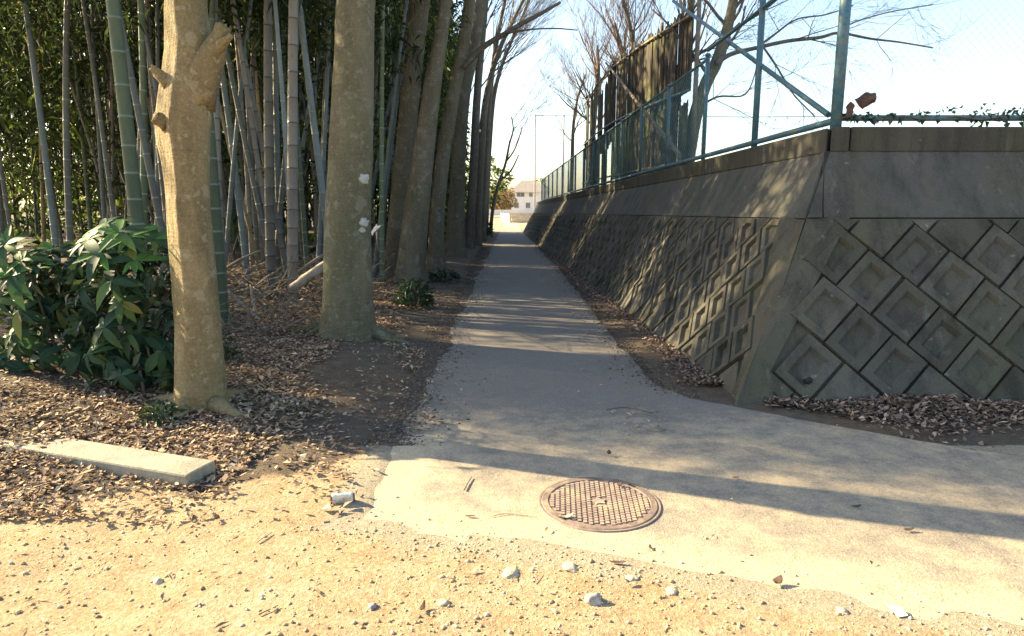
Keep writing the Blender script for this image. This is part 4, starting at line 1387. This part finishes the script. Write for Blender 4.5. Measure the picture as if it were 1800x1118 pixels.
# ------------------------------------------------------------------ leaf litter (countless)
def scatter_leaves(X, Y, rg, L, W, lift=.012, tilt=.45):
    n = len(X)
    Z = ground_h(X, Y) + rg.uniform(.003, lift, n)
    c = np.stack([X, Y, Z], 1)
    az = rg.uniform(0, 2 * np.pi, n); tl = rg.normal(0, tilt * .5, n)
    d = np.stack([np.cos(az) * np.cos(tl), np.sin(az) * np.cos(tl), np.abs(np.sin(tl))], 1)
    Ls = (L * np.exp(rg.normal(-.05, .38, n)))[:, None]; Ws = (W * np.exp(rg.normal(-.05, .4, n)))[:, None]
    side = np.stack([-np.sin(az), np.cos(az), rg.normal(0, tilt * .6, n)], 1)
    up = np.array([[0, 0, 1.0]]) * Ws * rg.uniform(.0, .5, n)[:, None]
    mid = c + d * Ls * .5
    V = np.stack([c, mid + side * Ws * .5 + up, c + d * Ls + up * .5, mid - side * Ws * .5 + up], 1).reshape(-1, 3)
    k = np.arange(n)[:, None] * 4
    Fc = np.concatenate([k + np.array([[0, 1, 2]]), k + np.array([[0, 2, 3]])], 1).reshape(-1, 3)
    return V, Fc
rg = np.random.default_rng(9)
n = 95000
Y = 2.9 + 12 * rg.uniform(0, 1, n) ** 1.7
X = -.80 - .03 * (Y - 4) - np.abs(rg.normal(0, 1, n)) * (1.1 + .16 * Y)
line = 3.70 + .36 * np.clip(X + 1, -4, .4)
pat = np.sin(X * 2.3 + np.sin(Y * 1.9) * 1.5) * np.sin(Y * 2.1 + X * .7)
# a trodden bare verge runs next to the path
bare = (X > -1.62 - .22 * np.sin(Y * 1.3) - .12 * np.sin(Y * 3.7 + 1)) & (rg.uniform(0, 1, n) < np.clip(.93 - .25 * (np.sin(X * 5 + Y * 2) > .6), 0, 1))
keep = ((Y > line + rg.normal(0, .30, n)) | (rg.uniform(0, 1, n) < .03)) & ~bare & ((pat > -.55) | (rg.uniform(0, 1, n) < .4)) & (X > -9)
V, Fc = scatter_leaves(X[keep], Y[keep], rg, .036, .020, .022, .42)
o = link('leaf_litter', np_mesh('leaf_litter', V, Fc, M['dead_leaf']))
props(o, 'brown fallen leaves carpeting the grove floor', 'leaves', kind='stuff')
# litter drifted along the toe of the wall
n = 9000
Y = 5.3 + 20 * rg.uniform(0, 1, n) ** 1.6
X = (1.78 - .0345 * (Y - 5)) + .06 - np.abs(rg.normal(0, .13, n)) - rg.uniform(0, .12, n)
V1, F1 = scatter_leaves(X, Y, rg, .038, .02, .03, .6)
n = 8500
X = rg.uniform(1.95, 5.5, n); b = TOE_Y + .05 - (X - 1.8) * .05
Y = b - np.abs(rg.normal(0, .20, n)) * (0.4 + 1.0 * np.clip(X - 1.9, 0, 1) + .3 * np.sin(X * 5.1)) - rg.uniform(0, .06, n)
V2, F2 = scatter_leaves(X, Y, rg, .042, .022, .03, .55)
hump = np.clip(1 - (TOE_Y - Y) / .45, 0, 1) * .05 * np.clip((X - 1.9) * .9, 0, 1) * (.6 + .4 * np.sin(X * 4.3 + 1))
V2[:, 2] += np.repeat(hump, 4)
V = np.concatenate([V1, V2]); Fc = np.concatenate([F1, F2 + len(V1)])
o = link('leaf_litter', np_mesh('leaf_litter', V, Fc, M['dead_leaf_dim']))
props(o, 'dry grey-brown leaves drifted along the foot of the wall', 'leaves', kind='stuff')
# bits of leaf, straw and twig on sand and road
n = 1500
X = rg.uniform(-4.5, 4.5, n); Y = rg.uniform(1.5, 4.6, n)
onr = (X > -.8) & (Y > front_line(X))
keep = (~onr) & (rg.uniform(0, 1, n) < .75) | (onr & (rg.uniform(0, 1, n) < .05))
V, Fc = scatter_leaves(X[keep], Y[keep], rg, .036, .010, .012, .3)
V[:, 2] += np.repeat(np.where(onr[keep], .026, 0), 4)
o = link('straw_scraps', np_mesh('straw_scraps', V, Fc, M['straw']))
props(o, 'scraps of straw and leaf scattered over the sandy foreground', 'straw', kind='stuff')
# gravel
n = 42000
X = rg.uniform(-4.2, 4.2, n); Y = 1.4 + 2.6 * rg.uniform(0, 1, n)
gl = 3.35 + .42 * np.clip(X + 1, -4, .4)
dens = np.where(Y < front_line(X) - .02, 1.0, 0.0) * np.where(X < -.8, (Y < gl) * .55, 1.0)
dens = np.maximum(dens, np.where(X > -.8, .75 * np.exp(-np.abs(Y - front_line(X)) / .10), 0))
pat = np.sin(X * 1.9 + 1 + np.sin(Y * 2.3)) * np.sin(Y * 2.9 - X)
dens *= np.where(pat > -.2, 1, .45)
keep = rg.uniform(0, 1, n) < dens
X, Y = X[keep], Y[keep]; n = len(X)
s = np.clip(.0030 * np.exp(rg.normal(0, .60, n)), 0, .010)
Z = np.maximum(ground_h(X, Y), np.where((X > -.78) & (Y > front_line(X)), .003, -1))
octv = np.array([[1, 0, 0], [0, 1, 0], [-1, 0, 0], [0, -1, 0], [0, 0, .8], [0, 0, -.6]], float)
jit = rg.uniform(.65, 1.3, (n, 6, 1)); sx = rg.uniform(.8, 1.7, (n, 1))
P = octv[None] * jit * s[:, None, None]
P[:, :, 0] *= sx
a = rg.uniform(0, 6.28, n); ca, sa = np.cos(a)[:, None], np.sin(a)[:, None]
PX = P[:, :, 0] * ca - P[:, :, 1] * sa + X[:, None]; PY = P[:, :, 0] * sa + P[:, :, 1] * ca + Y[:, None]; PZ = P[:, :, 2] + (Z + s * .25)[:, None]
V = np.stack([PX, PY, PZ], 2).reshape(-1, 3)
of = np.array([[0, 1, 4], [1, 2, 4], [2, 3, 4], [3, 0, 4], [1, 0, 5], [2, 1, 5], [3, 2, 5], [0, 3, 5]])
Fc = (np.arange(n)[:, None, None] * 6 + of[None]).reshape(-1, 3)
o = link('gravel', np_mesh('gravel', V, Fc, M['gravel']))
props(o, 'pale grit and small gravel strewn over the sandy ground', 'gravel', kind='stuff')

# crumbs of soil spilling over the edge of the path
def grit(X, Y, Zb, s, rg):
    n = len(X)
    P = octv[None] * rg.uniform(.65, 1.3, (n, 6, 1)) * s[:, None, None]
    P = P + np.stack([X, Y, Zb + s * .2], 1)[:, None, :]
    return P.reshape(-1, 3), (np.arange(n)[:, None, None] * 6 + of[None]).reshape(-1, 3)
n = 26000
Y = 3.95 + 20 * rg.uniform(0, 1, n) ** 1.8
lx = np.interp(Y, [3, 3.9, 5, 9, 18, 26], [-.80, -.76, -.74, -.80, -.92, -.98])
X = lx + rg.normal(-.05, .07, n) + .04 * np.sin(Y * 3.1) + .06 * np.maximum(0, rg.normal(0, 1, n)) ** 2
side = rg.uniform(0, 1, n) < .38
rx = np.interp(Y, [4.9, 5.4, 8, 14, 19, 26], [1.42, 1.20, 1.17, 1.15, 1.1, .95])
X = np.where(side, rx + rg.normal(.06, .07, n) - .05 * np.maximum(0, rg.normal(0, 1, n)) ** 2, X)
k = (~side) | (Y > 5.0)
X, Y = X[k], Y[k]
Z = np.maximum(ground_h(X, Y), np.where((X > -.85) & (X < 1.3), .003, -1))
V, Fc = grit(X, Y, Z, np.clip(.0042 * np.exp(rg.normal(0, .5, len(X))) * (1 + .03 * Y), 0, .016), rg)
o = link('soil_crumbs', np_mesh('soil_crumbs', V, Fc, M['soil_bits']))
props(o, 'dark crumbs of soil spilling over the edges of the path', 'soil', kind='stuff')
n = 900
Y = 4.2 + 16 * rg.uniform(0, 1, n) ** 1.6
X = np.where(rg.uniform(0, 1, n) < .6, -.70 + np.abs(rg.normal(0, .16, n)), 1.08 - np.abs(rg.normal(0, .2, n)))
V, Fc = scatter_leaves(X, Y, rg, .034, .018, .012, .35)
V[:, 2] += .026
o = link('leaf_litter', np_mesh('leaf_litter', V, Fc, M['dead_leaf']))
props(o, 'stray dead leaves blown onto the margins of the path', 'leaves', kind='stuff')

# ------------------------------------------------------------------ dead branches and logs on the grove floor
mb = MB(); rg2 = random.Random(4)
for i in range(420):
    X = rg2.uniform(-5.2, -1.9); Y = rg2.uniform(6.6, 11.5)
    if X > -2.0 - .07 * (Y - 6): continue
    z = float(ground_h(X, Y))
    L = rg2.uniform(.25, 1.1); a = rg2.uniform(0, 6.28); el = rg2.uniform(-.1, .75)
    p = Vector((X, Y, z + rg2.uniform(.0, .22)))
    d = Vector((math.cos(a) * math.cos(el), math.sin(a) * math.cos(el), math.sin(el)))
    m_ = p + d * L * .5 + Vector((rg2.gauss(0, .05), rg2.gauss(0, .05), rg2.gauss(0, .04)))
    mb.tube([p, m_, p + d * L], [.008, .007, .003], 3, False)
props(mb.build('brushwood', M['dead_wood']), 'tangle of thin dead twigs lying on the grove floor', 'brushwood', kind='stuff')
def stick(name, label, pts, rad, mat, cat, group=None, n=8):
    pts = [Vector(p) for p in pts]
    base = pts[0].copy()
    mb = MB()
    C = catmull([(*(p - base), r * (.62 if name == 'twig' else 1)) for p, r in zip(pts, rad)], 4)
    mb.tube([Vector(q[:3]) for q in C], [q[3] for q in C], n, True, True, lambda k, t: 1 + .12 * nz(math.cos(t) + base.x * 3, math.sin(t), k * .6))
    o = mb.build(name, mat, None, base)
    return props(o, label, cat, group)
def gl_(px, py, Y, lift=0): return at(px, py, Y)
stick('fallen_log', 'pale broken log propped behind the thickest trunk', [at(512, 508, 8.4), at(532, 494, 8.45), at(552, 479, 8.5), at(585, 456, 8.6)], [.055, .062, .062, .055], M['pale_log'], 'log', n=12)
stick('fallen_branch', 'dark branch lying just above the pale broken log', [at(520, 482, 9.2), at(545, 464, 9.2), at(575, 444, 9.3)], [.03, .028, .025], M['dead_wood'], 'branch')
FBG = 'dead branches lying on the leaf litter'
stick('fallen_branch', 'bent pale branch propped by the ringed green bamboo', [at(398, 508, 7.7), at(412, 522, 7.6), at(432, 542, 7.4), at(458, 562, 7.2)], [.022, .024, .02, .012], M['dead_wood'], 'branch', FBG)
stick('fallen_branch', 'short upright dead stick in the middle of the brushwood', [at(450, 552, 7.7), at(444, 525, 7.75), at(441, 500, 7.8)], [.018, .016, .012], M['pale_log'], 'branch', FBG)
stick('fallen_branch', 'long low branch sloping through the tangle of twigs', [at(400, 470, 8.3), at(425, 455, 8.3), at(458, 440, 8.4)], [.02, .017, .012], M['dead_wood'], 'branch', FBG)
stick('fallen_branch', 'forked dead branch on the leaves before the thickest trunk', [at(505, 575, 7.2), at(525, 564, 7.2), at(548, 553, 7.3)], [.012, .012, .007], M['dead_wood'], 'branch', FBG)

# paper scrap caught beside the big trunk
mb = MB()
a = at(660, 405, 8.0)
mb.add([(-.03, 0, -.03), (.05, .01, .03), (.07, .0, .06), (-.01, .02, .05), (-.04, -.01, -.07), (-.055, .01, -.02)], [(0, 1, 2, 3), (0, 3, 5), (0, 5, 4)])
o = mb.build('paper_scrap', M['white_paint'], None, a); md = o.modifiers.new('thick', 'SOLIDIFY'); md.thickness = .004
props(o, 'white paper scrap caught on a twig beside the thickest trunk', 'paper')
stick('snapped_twig', 'thin upright twig holding the white paper scrap', [gp(664, 470) + Vector((0, .9, -.05)), at(666, 440, 8.03), at(661, 400, 8.02)], [.007, .006, .004], M['dead_wood'], 'twig')

# ------------------------------------------------------------------ concrete slab at lower left
p = gp(360, 842)
sl = Vector((-2.40, 3.56, 0)); ang = math.atan2(3.40 + .0 - 3.62, -1.67 + 2.35)
mb = MB(); mb.box((0, 0, 0), (.72, .105, .055))
o = mb.build('concrete_slab', M['slab'], None, (-2.37, 3.585, float(ground_h(-2.3, 3.55)) + .010))
o.rotation_euler = (R(1), R(.5), ang)
md = o.modifiers.new('bevel', 'BEVEL'); md.width = .012; md.segments = 2
props(o, 'pale concrete kerb slab lying on the ground below the shrub', 'slab')

# ------------------------------------------------------------------ manhole
mc = gp(1053, 885); mc.z = .0045
man = thing('manhole_cover', 'round rusty iron manhole cover with studded tread set in the path', 'manhole cover', mc, rz=R(8))
mb = MB(); mb.lathe([(.299, .0), (.299, .006), (.309, .006), (.312, .001)], 64, False)
mb.f.pop(); mb.sm.pop()
mb.build('frame_ring', M['iron_frame'], man)
mb = MB(); mb.lathe([(.296, .0005), (.296, .006), (.290, .009), (.262, .009), (.258, .004), (.0005, .004)], 64, False)
mb.build('lid', M['iron'], man)
mb = MB()
stp = .0265
for i in range(-12, 13):
    for j in range(-12, 13):
        x, y = i * stp, j * stp + (.5 * stp if i % 2 else 0)
        rr = math.hypot(x, y)
        if rr > .248 or rr < .052: continue
        mb.box((x, y, .0065), (.0088, .0100, .0035))
o = mb.build('tread_studs', M['iron_stud'], man); props(o, kind='stuff')
o.rotation_euler = (0, 0, R(-12))
mb = MB()
star = []
for k in range(10):
    r = .040 if k % 2 == 0 else .024
    star.append((r * math.cos(k * math.pi / 5 + .3), r * math.sin(k * math.pi / 5 + .3)))
mb.prism(star, .003, .011)
mb.build('emblem', M['iron_stud'], man)
for a in (R(215), R(35)):
    mb = MB(); mb.box((.272 * math.cos(a), .272 * math.sin(a), .0085), (.02, .009, .003), Matrix.Rotation(a + R(90), 3, 'Z'))
    mb.build('pry_slot', M['hole'], man)

# ------------------------------------------------------------------ small litter
def leaf_thing(label, px, py, L, W, mat, az, z=.006, curl=.3, group=None, name='fallen_leaf'):
    g = gp(px, py); 
    onr = g.x > -.8 and g.y > front_line(g.x)
    g.z = (.008 if onr else float(ground_h(g.x, g.y)) + .004) + z
    mb = MB(); n = 6; vs = []
    for i in range(n + 1):
        t = i / n; w = W * .5 * math.sin(math.pi * (.04 + .92 * t)) ** .8
        x = L * (t - .5); zz = curl * L * (t - .45) ** 2 * 2
        vs += [(x, -w, zz + w * .5), (x, 0, zz), (x, w, zz + w * .6)]
    fs = []
    for i in range(n):
        a = i * 3; fs += [(a, a + 3, a + 4, a + 1), (a + 1, a + 4, a + 5, a + 2)]
    mb.add(vs, fs, True)
    o = mb.build(name, mat, None, g); o.rotation_euler = (0, 0, az)
    md = o.modifiers.new('thick', 'SOLIDIFY'); md.thickness = .0012
    return props(o, label, 'leaf', group)
LG = 'single dead leaves on the path'
leaf_thing('curled pinkish leaf lying near the edge of the manhole cover', 996, 915, .075, .02, M['stone'], .2, .008, .5, LG)
leaf_thing('small round brown leaf lying in the shadow on the manhole cover', 1089, 860, .032, .028, M['caught_leaf'], .9, .012, .8, LG)
leaf_thing('dark leaf standing up on the sunny concrete beyond the manhole cover', 1070, 803, .03, .03, M['caught_leaf'], 1.4, .01, 1.2, LG)
leaf_thing('narrow green-brown leaf on the sunlit concrete', 826, 911, .05, .013, M['caught_leaf'], -.1, .002, .2, LG)
leaf_thing('dark leaf at the sandy border on the right', 1366, 1030, .05, .035, M['caught_leaf'], .6, .005, .8, LG)
leaf_thing('dark narrow leaf at the border of concrete and sand', 1085, 998, .07, .016, M['caught_leaf'], -.15, .002, .2, LG)
leaf_thing('leaf lying inside the dark bar of shade at far right', 1597, 936, .05, .02, M['caught_leaf'], .1, .003, .4, LG)
leaf_thing('leaf at the upper rim of the shade bar on the right', 1505, 895, .05, .018, M['caught_leaf'], .1, .003, .4, LG)
leaf_thing('tiny dark leaf below the manhole cover on the right', 1143, 966, .035, .012, M['caught_leaf'], 1.5, .002, .3, LG)
leaf_thing('dark leaf upright at the lower edge of the sand', 743, 1078, .05, .018, M['caught_leaf'], 1.4, .004, .6, LG)
leaf_thing('small leaf on the concrete right of the manhole cover', 1293, 843, .04, .015, M['caught_leaf'], .0, .002, .3, LG)
def ground_pt(px, py, dz=.008):
    g = gp(px, py); onr = g.x > -.8 and g.y > front_line(g.x)
    g.z = (.005 if onr else float(ground_h(g.x, g.y)) + .003) + dz
    return g
TG = 'small twigs dropped on the path'
stick('twig', 'short dark twig on the sunlit concrete before the shade bar', [ground_pt(816, 865), ground_pt(821, 855), ground_pt(829, 842)], [.006, .006, .004], M['dead_wood'], 'twig', TG, 6)
stick('twig', 'long thin forked twig left of the manhole cover', [ground_pt(864, 911, .004), ground_pt(885, 907, .006), ground_pt(910, 908, .004), ground_pt(944, 912, .004)], [.003, .0035, .003, .002], M['dead_wood'], 'twig', TG, 5)
stick('twig', 'dark thin twig on the shaded path by the wall corner', [ground_pt(1065, 722, .004), ground_pt(1100, 718, .005), ground_pt(1148, 727, .004)], [.006, .006, .005], M['dead_wood'], 'twig', TG, 5)
stick('twig', 'dark twig lying on the sand below the sunlit concrete', [ground_pt(938, 1030, .004), ground_pt(950, 1012, .006)], [.003, .002], M['dead_wood'], 'twig', TG, 5)
stick('twig', 'pale straight twig on the sand below the concrete slab', [ground_pt(452, 960, .004), ground_pt(465, 952, .006), ground_pt(478, 944, .004)], [.006, .005, .004], M['pale_log'], 'twig', TG, 5)
stick('twig', 'thin brown twig on the lower sand', [ground_pt(455, 1090, .004), ground_pt(490, 1075, .006)], [.005, .003], M['dead_wood'], 'twig', TG, 5)

def pebble(label, px, py, s, mat, seed, sq=(1, .75, .45), group='stones on the sand'):
    g = gp(px, py); g.z = float(ground_h(g.x, g.y)) + s * sq[2] * .15
    bm = bmesh.new(); bmesh.ops.create_icosphere(bm, subdivisions=3, radius=1)
    for v in bm.verts:
        k = 1 + .42 * nz(v.co.x * 1.4 + seed, v.co.y * 1.4, v.co.z * 1.4) + .13 * nz(v.co.x * 5 + seed, v.co.y * 5, v.co.z * 5)
        v.co = Vector((v.co.x * s * sq[0] * k, v.co.y * s * sq[1] * k, v.co.z * s * sq[2] * k))
    for f in bm.faces: f.smooth = True
    me = bpy.data.meshes.new('stone'); bm.to_mesh(me); bm.free(); me.materials.append(mat)
    o = link('stone', me, None, g); o.rotation_euler = (0, 0, seed)
    return props(o, label, 'stone', group)
pebble('flat white stone half sunk in the sand below the manhole cover', 898, 1012, .044, M['stone'], 1.2, (1, .7, .3))
pebble('round white stone near the border of the concrete', 1002, 1003, .038, M['stone'], 2.1, (1, .8, .35))
pebble('dark-sided rounded stone, largest lying on the lower sand', 1044, 1062, .036, M['stone_dark'], .4, (1, .75, .75))
pebble('pale flat pebble beside the dark-sided stone', 1110, 1022, .026, M['stone'], 3.3, (1, .8, .3))
pebble('small grey pebble at the lower left of the sand', 655, 1072, .02, M['stone_dark'], 4.5, (1, .8, .6))
pebble('small pale stone near the far lower left sand', 278, 1022, .024, M['stone'], 5.5, (1, .7, .5))
pebble('pale stone in the sand left of the flat white stone', 780, 1065, .026, M['stone'], 6.5, (1, .8, .35))
pebble('buried white stone on the right part of the sand', 1180, 1045, .028, M['stone'], 7.5, (1, .8, .3))
pebble('grey pebble near the paper wrapper', 1480, 1078, .022, M['stone'], 8.5, (1, .8, .4))
rgp = random.Random(6)
for i in range(18):
    px, py = rgp.uniform(230, 1500), rgp.uniform(985, 1088)
    g = gp(px, py)
    if g.y > front_line(g.x) - .08: continue
    pebble('small buff pebble half buried in the sandy foreground', px, py, rgp.uniform(.007, .012), M['stone_buff'], rgp.uniform(0, 9), (1, .8, .55), 'small buff pebbles in the sand')

# crushed can
g = gp(603, 888); g.z = float(ground_h(g.x, g.y)) + .022
can = thing('crushed_can', 'flattened white drink can lying on the sand beside the concrete', 'can', g, rz=R(12))
def can_tube(x0, x1, r0, r1, n=20):
    mb = MB(); pts = [Vector((x0 + (x1 - x0) * k / 8, 0, 0)) for k in range(9)]
    def mod(k, t):
        return (1 - .45 * abs(math.sin(t + 1.2)) ** 1.5) * (1 + .25 * nz(k * .8, math.cos(t) * 1.6, math.sin(t) * 1.6))
    mb.tube(pts, [r0 + (r1 - r0) * k / 8 for k in range(9)], n, True, True, mod)
    return mb
can_tube(-.052, .052, .031, .031).build('can_body', M['can_white'], can)
can_tube(.0525, .060, .029, .024).build('can_lid', M['can_dark'], can)
can_tube(-.060, -.0525, .024, .029).build('can_base', M['can_dark'], can)
mb = MB(); mb.add([(-.02, -.012, .0245), (.0, -.018, .0252), (.004, .006, .027), (-.016, .01, .0265)], [(0, 1, 2, 3)])
o = mb.build('printed_patch', M['can_dark'], can); md = o.modifiers.new('t', 'SOLIDIFY'); md.thickness = .003
# wrapper
g = gp(1578, 1078); g.z = float(ground_h(g.x, g.y)) + .006
mb = MB(); mb.add([(-.02, -.035, 0), (.02, -.03, .004), (.012, 0, .014), (-.022, .0, .008), (-.004, .034, .002), (-.03, .036, .012)], [(0, 1, 2, 3), (3, 2, 4, 5)])
o = mb.build('paper_wrapper', M['white_paint'], None, g); md = o.modifiers.new('t', 'SOLIDIFY'); md.thickness = .002
props(o, 'crumpled white paper wrapper on the sand at the right', 'wrapper')

# ------------------------------------------------------------------ leaf caught in the mesh, ivy along the rail
p = Vector((at(1520, 178, CY).x, CY - .03, at(1520, 178, CY).z))
mb = MB()
mb.add([(-.105, 0, .01), (-.03, -.03, .065), (.07, -.02, .06), (.085, .01, -.01), (.015, -.045, -.0), (-.04, -.01, -.075), (-.055, -.035, -.01), (.06, -.03, .02)],
       [(0, 6, 1), (6, 4, 7, 1), (1, 7, 2), (7, 3, 2), (4, 3, 7), (6, 5, 4), (0, 5, 6), (4, 5, 3)])
o = mb.build('caught_leaf', M['caught_leaf'], None, p)
def crumple(o, amp, seed):
    bm = bmesh.new(); bm.from_mesh(o.data)
    bmesh.ops.triangulate(bm, faces=bm.faces[:])
    bmesh.ops.subdivide_edges(bm, edges=bm.edges[:], cuts=4, use_grid_fill=True)
    for v in bm.verts:
        c_ = v.co * 22
        v.co += Vector((nz(c_.x, c_.z, seed), nz(c_.x, c_.z, seed + 3) * 1.6, nz(c_.x, c_.z, seed + 6))) * amp
    for f in bm.faces: f.smooth = True
    bm.to_mesh(o.data); bm.free()
    md = o.modifiers.new('t', 'SOLIDIFY'); md.thickness = .002
crumple(o, .013, 2)
props(o, 'big crumpled brown leaf caught in the fence mesh beside the corner post', 'leaf')
ivy = thing('ivy', 'dark ivy trailing along the bottom rail beyond the corner post', 'ivy', (corner.x, CY, 2.2))
rg = np.random.default_rng(31)
n = 520
ax = rg.uniform(.02, 4.0, n)
dens = np.where((ax < .5) | (ax > 1.15) | ((ax > .68) & (ax < .78)), 1, .30)
k = rg.uniform(0, 1, n) < dens
ax = ax[k]; n = len(ax)
bulge = .035 + .10 * np.exp(-((ax - 1.0) / .25) ** 2) + .08 * (ax > 1.1)
c = np.stack([ax, rg.normal(-.02, .03, n), .06 + rg.uniform(-.6, 1.2, n) * bulge * .6], 1)
d = rg.normal(0, 1, (n, 3))
V, Fc = leaf_cloud(c, d, .05, .045, rg)
link('foliage', np_mesh('foliage', V, Fc, M['ivy_leaf']), ivy)
mb = MB(); mb.tube([Vector((x, -.035 + .02 * math.sin(x * 9), .055 + .015 * math.sin(x * 14))) for x in np.linspace(0, 4, 40)], [.008] * 40, 5)
mb.build('stem', M['twig'], ivy)
mb = MB(); mb.add([(0, 0, 0), (.05, -.01, .02), (.055, -.02, .10), (.02, -.01, .145), (-.01, .0, .09)], [(0, 1, 2, 3, 4)])
o = mb.build('dead_leaf', M['caught_leaf'], None, (corner.x + .055, CY - .06, 2.25)); crumple(o, .012, 9)
props(o, 'brown leaf wedged upright against the foot of the corner post', 'leaf')

# ------------------------------------------------------------------ far end: poles, clearing, house, walls, trees
def pole(label, px, Y, ztop, r, name='net_pole'):
    p = at(px, 362, Y); p.z = float(ground_h(p.x, p.y))
    mb = MB(); mb.tube([(0, 0, 0), (0, 0, ztop * .5), (0, 0, ztop)], [r, r * .9, r * .75], 10)
    t = thing(name, label, 'pole', p, 'tall poles beyond the fence')
    mb.build('mast', M['steel'], t)
    mb = MB(); mb.lathe([(r * .8, 0), (r * .9, .03), (r * .3, .07)], 10); mb.build('pole_cap', M['steel'], t, (0, 0, ztop))
    return t, p
NY = 46
zt_ = at(940, 203, NY).z
pole('thin grey pole standing alone beside the white house', 940, NY, zt_, .06)
pole('thin grey pole at the far end of the green fence', 989, NY, zt_, .08)
pole('faint thin pole showing between the near fence posts', 1272, NY, at(1272, 205, NY).z - 2, .05)
a, b = at(940, 203, NY), at(1700, 203, NY)
mb = MB(); mb.tube([a, a.lerp(b, .5) + Vector((0, 0, -.1)), b], [.022] * 3, 5)
o = mb.build('overhead_cable', M['cable']); props(o, 'thin cable strung level between the tall poles', 'cable')

HY = 128
def hx(px): return at(px, 362, HY).x
def hz(py): return at(900, py, HY).z
hb = Vector((hx(918), HY, 0))
house = thing('house', 'white two-storey house with brown roof beyond the end of the path', 'house', hb)
x0, x1 = hx(898) - hb.x, hx(962) - hb.x
z1 = hz(338)
mb = MB(); mb.box(((x0 + x1) / 2, 4, z1 / 2), ((x1 - x0) / 2, 4, z1 / 2)); mb.build('wall', M['house_wall'], house)
mb = MB(); mb.box((x0 - .8, 4.5, z1 * .45), (.8, 3.2, z1 * .45)); mb.build('side_wing', M['house_roof'], house)
mb = MB(); xm = (x0 + x1) / 2; zr = hz(316)
mb.add([(x0 - .5, -.5, z1), (x1 + .5, -.5, z1), (x1 + .5, 8.5, z1), (x0 - .5, 8.5, z1), (x0 + 2.2, 4, zr), (x1 - 2.2, 4, zr)], [(0, 1, 5, 4), (1, 2, 5), (2, 3, 4, 5), (3, 0, 4), (3, 2, 1, 0)])
mb.build('roof', M['house_roof'], house)
for (a0, a1, b0, b1) in ((904, 912, 366, 356), (924, 932, 366, 356), (908, 922, 346, 338.5), (930, 936, 346, 339)):
    xa, xb, za, zb = hx(a0) - hb.x, hx(a1) - hb.x, hz(b0), hz(b1)
    mb = MB(); mb.box(((xa + xb) / 2, -.03, (za + zb) / 2), ((xb - xa) / 2, .05, (zb - za) / 2)); f = mb.build('window', M['frame'], house)
    mb = MB()
    for s in (-1, 1):
        mb = MB(); mb.box(((xa + xb) / 2 + s * (xb - xa) * .23, -.09, (za + zb) / 2), ((xb - xa) * .2, .015, (zb - za) * .42)); mb.build('pane', M['glass'], f)
# low block wall in the clearing
wb = gp(927, 394)
low = thing('low_wall', 'low buff block wall standing in the sunny clearing before the house', 'wall', (at(912, 392, 60).x, 60, 0))
for r_ in range(4):
    for k in range(12):
        mb = MB() if (r_, k) == (0, 0) else mb
        if (r_, k) == (0, 0):
            mb.box((0, 0, 0), (.195, .08, .095)); bme = mb.mesh('block', M['brick_wall'])
        o = link('block', bme, low, (-.65 + k * .4 + (.2 if r_ % 2 else 0), 0, .10 + r_ * .2))
for r_ in range(4):
    for k in range(14):
        yy = .3 + k * .4 + (.2 if r_ % 2 else 0)
        o = link('block', bme, low, (-.75 - yy * .16, yy, .10 + r_ * .2)); o.rotation_euler = (0, 0, R(99))
for k in range(6):
    mb = MB(); 
    if k == 0: mb.box((0, 0, 0), (.40, .10, .03)); cme = mb.mesh('capping', M['brick_wall'])
    link('capping', cme, low, (-.45 + k * .81, 0, .835))
mb = MB(); mb.box((0, 0, .45), (6.5, .06, .45)); 
o = mb.build('garden_wall', M['house_wall'], None, (at(880, 372, 105).x - 4.0, 105, 0)); props(o, 'long low white wall left of the house in the distance', 'wall')
def far_tree(label, px, Y, hh, hw, mat, n, seed, L, name='far_tree', cat='tree', z0=.8):
    p = at(px, 362, Y); p.z = 0
    t = thing(name, label, cat, p, 'trees beyond the clearing')
    mb = MB(); mb.tube([(0, 0, 0), (.05, 0, hh * .4), (0, 0, hh * .8)], [hw * .09, hw * .07, hw * .02], 8); mb.build('trunk', M['bark_far'], t)
    rg = np.random.default_rng(seed)
    v = rg.normal(0, 1, (n, 3)); v /= np.linalg.norm(v, axis=1, keepdims=True); v *= rg.uniform(.3, 1, (n, 1)) ** .4
    lump = 1 + .25 * np.sin(v[:, 0] * 5 + seed) * np.sin(v[:, 2] * 6)
    c = np.stack([v[:, 0] * hw * lump, v[:, 1] * hw, (hh + z0) / 2 + v[:, 2] * (hh - z0) / 2 * lump], 1)
    V, Fc = leaf_cloud(c, v + rg.normal(0, .6, (n, 3)), L, L * .5, rg)
    link('crown', np_mesh('crown', V, Fc, M[mat]), t)
far_tree('rusty brown tree just left of the white house', 886, 110, 4.6, 2.0, 'hedge_leaf', 900, 1, .45)
far_tree('brown hedge tree left of the rusty tree in the distance', 872, 112, 4.0, 2.2, 'hedge_leaf', 900, 2, .45)
far_tree('dark green tree at the roof side of the white house', 944, 142, 7.0, 2.2, 'thicket_leaf', 900, 3, .5)
far_tree('far dark wooded tree hidden behind the row of trunks', 842, 90, 8.0, 4.0, 'thicket_leaf', 1500, 4, .6)
far_tree('pointed dark tree behind the brown hedge', 882, 150, 7.5, 1.2, 'thicket_leaf', 700, 5, .5)
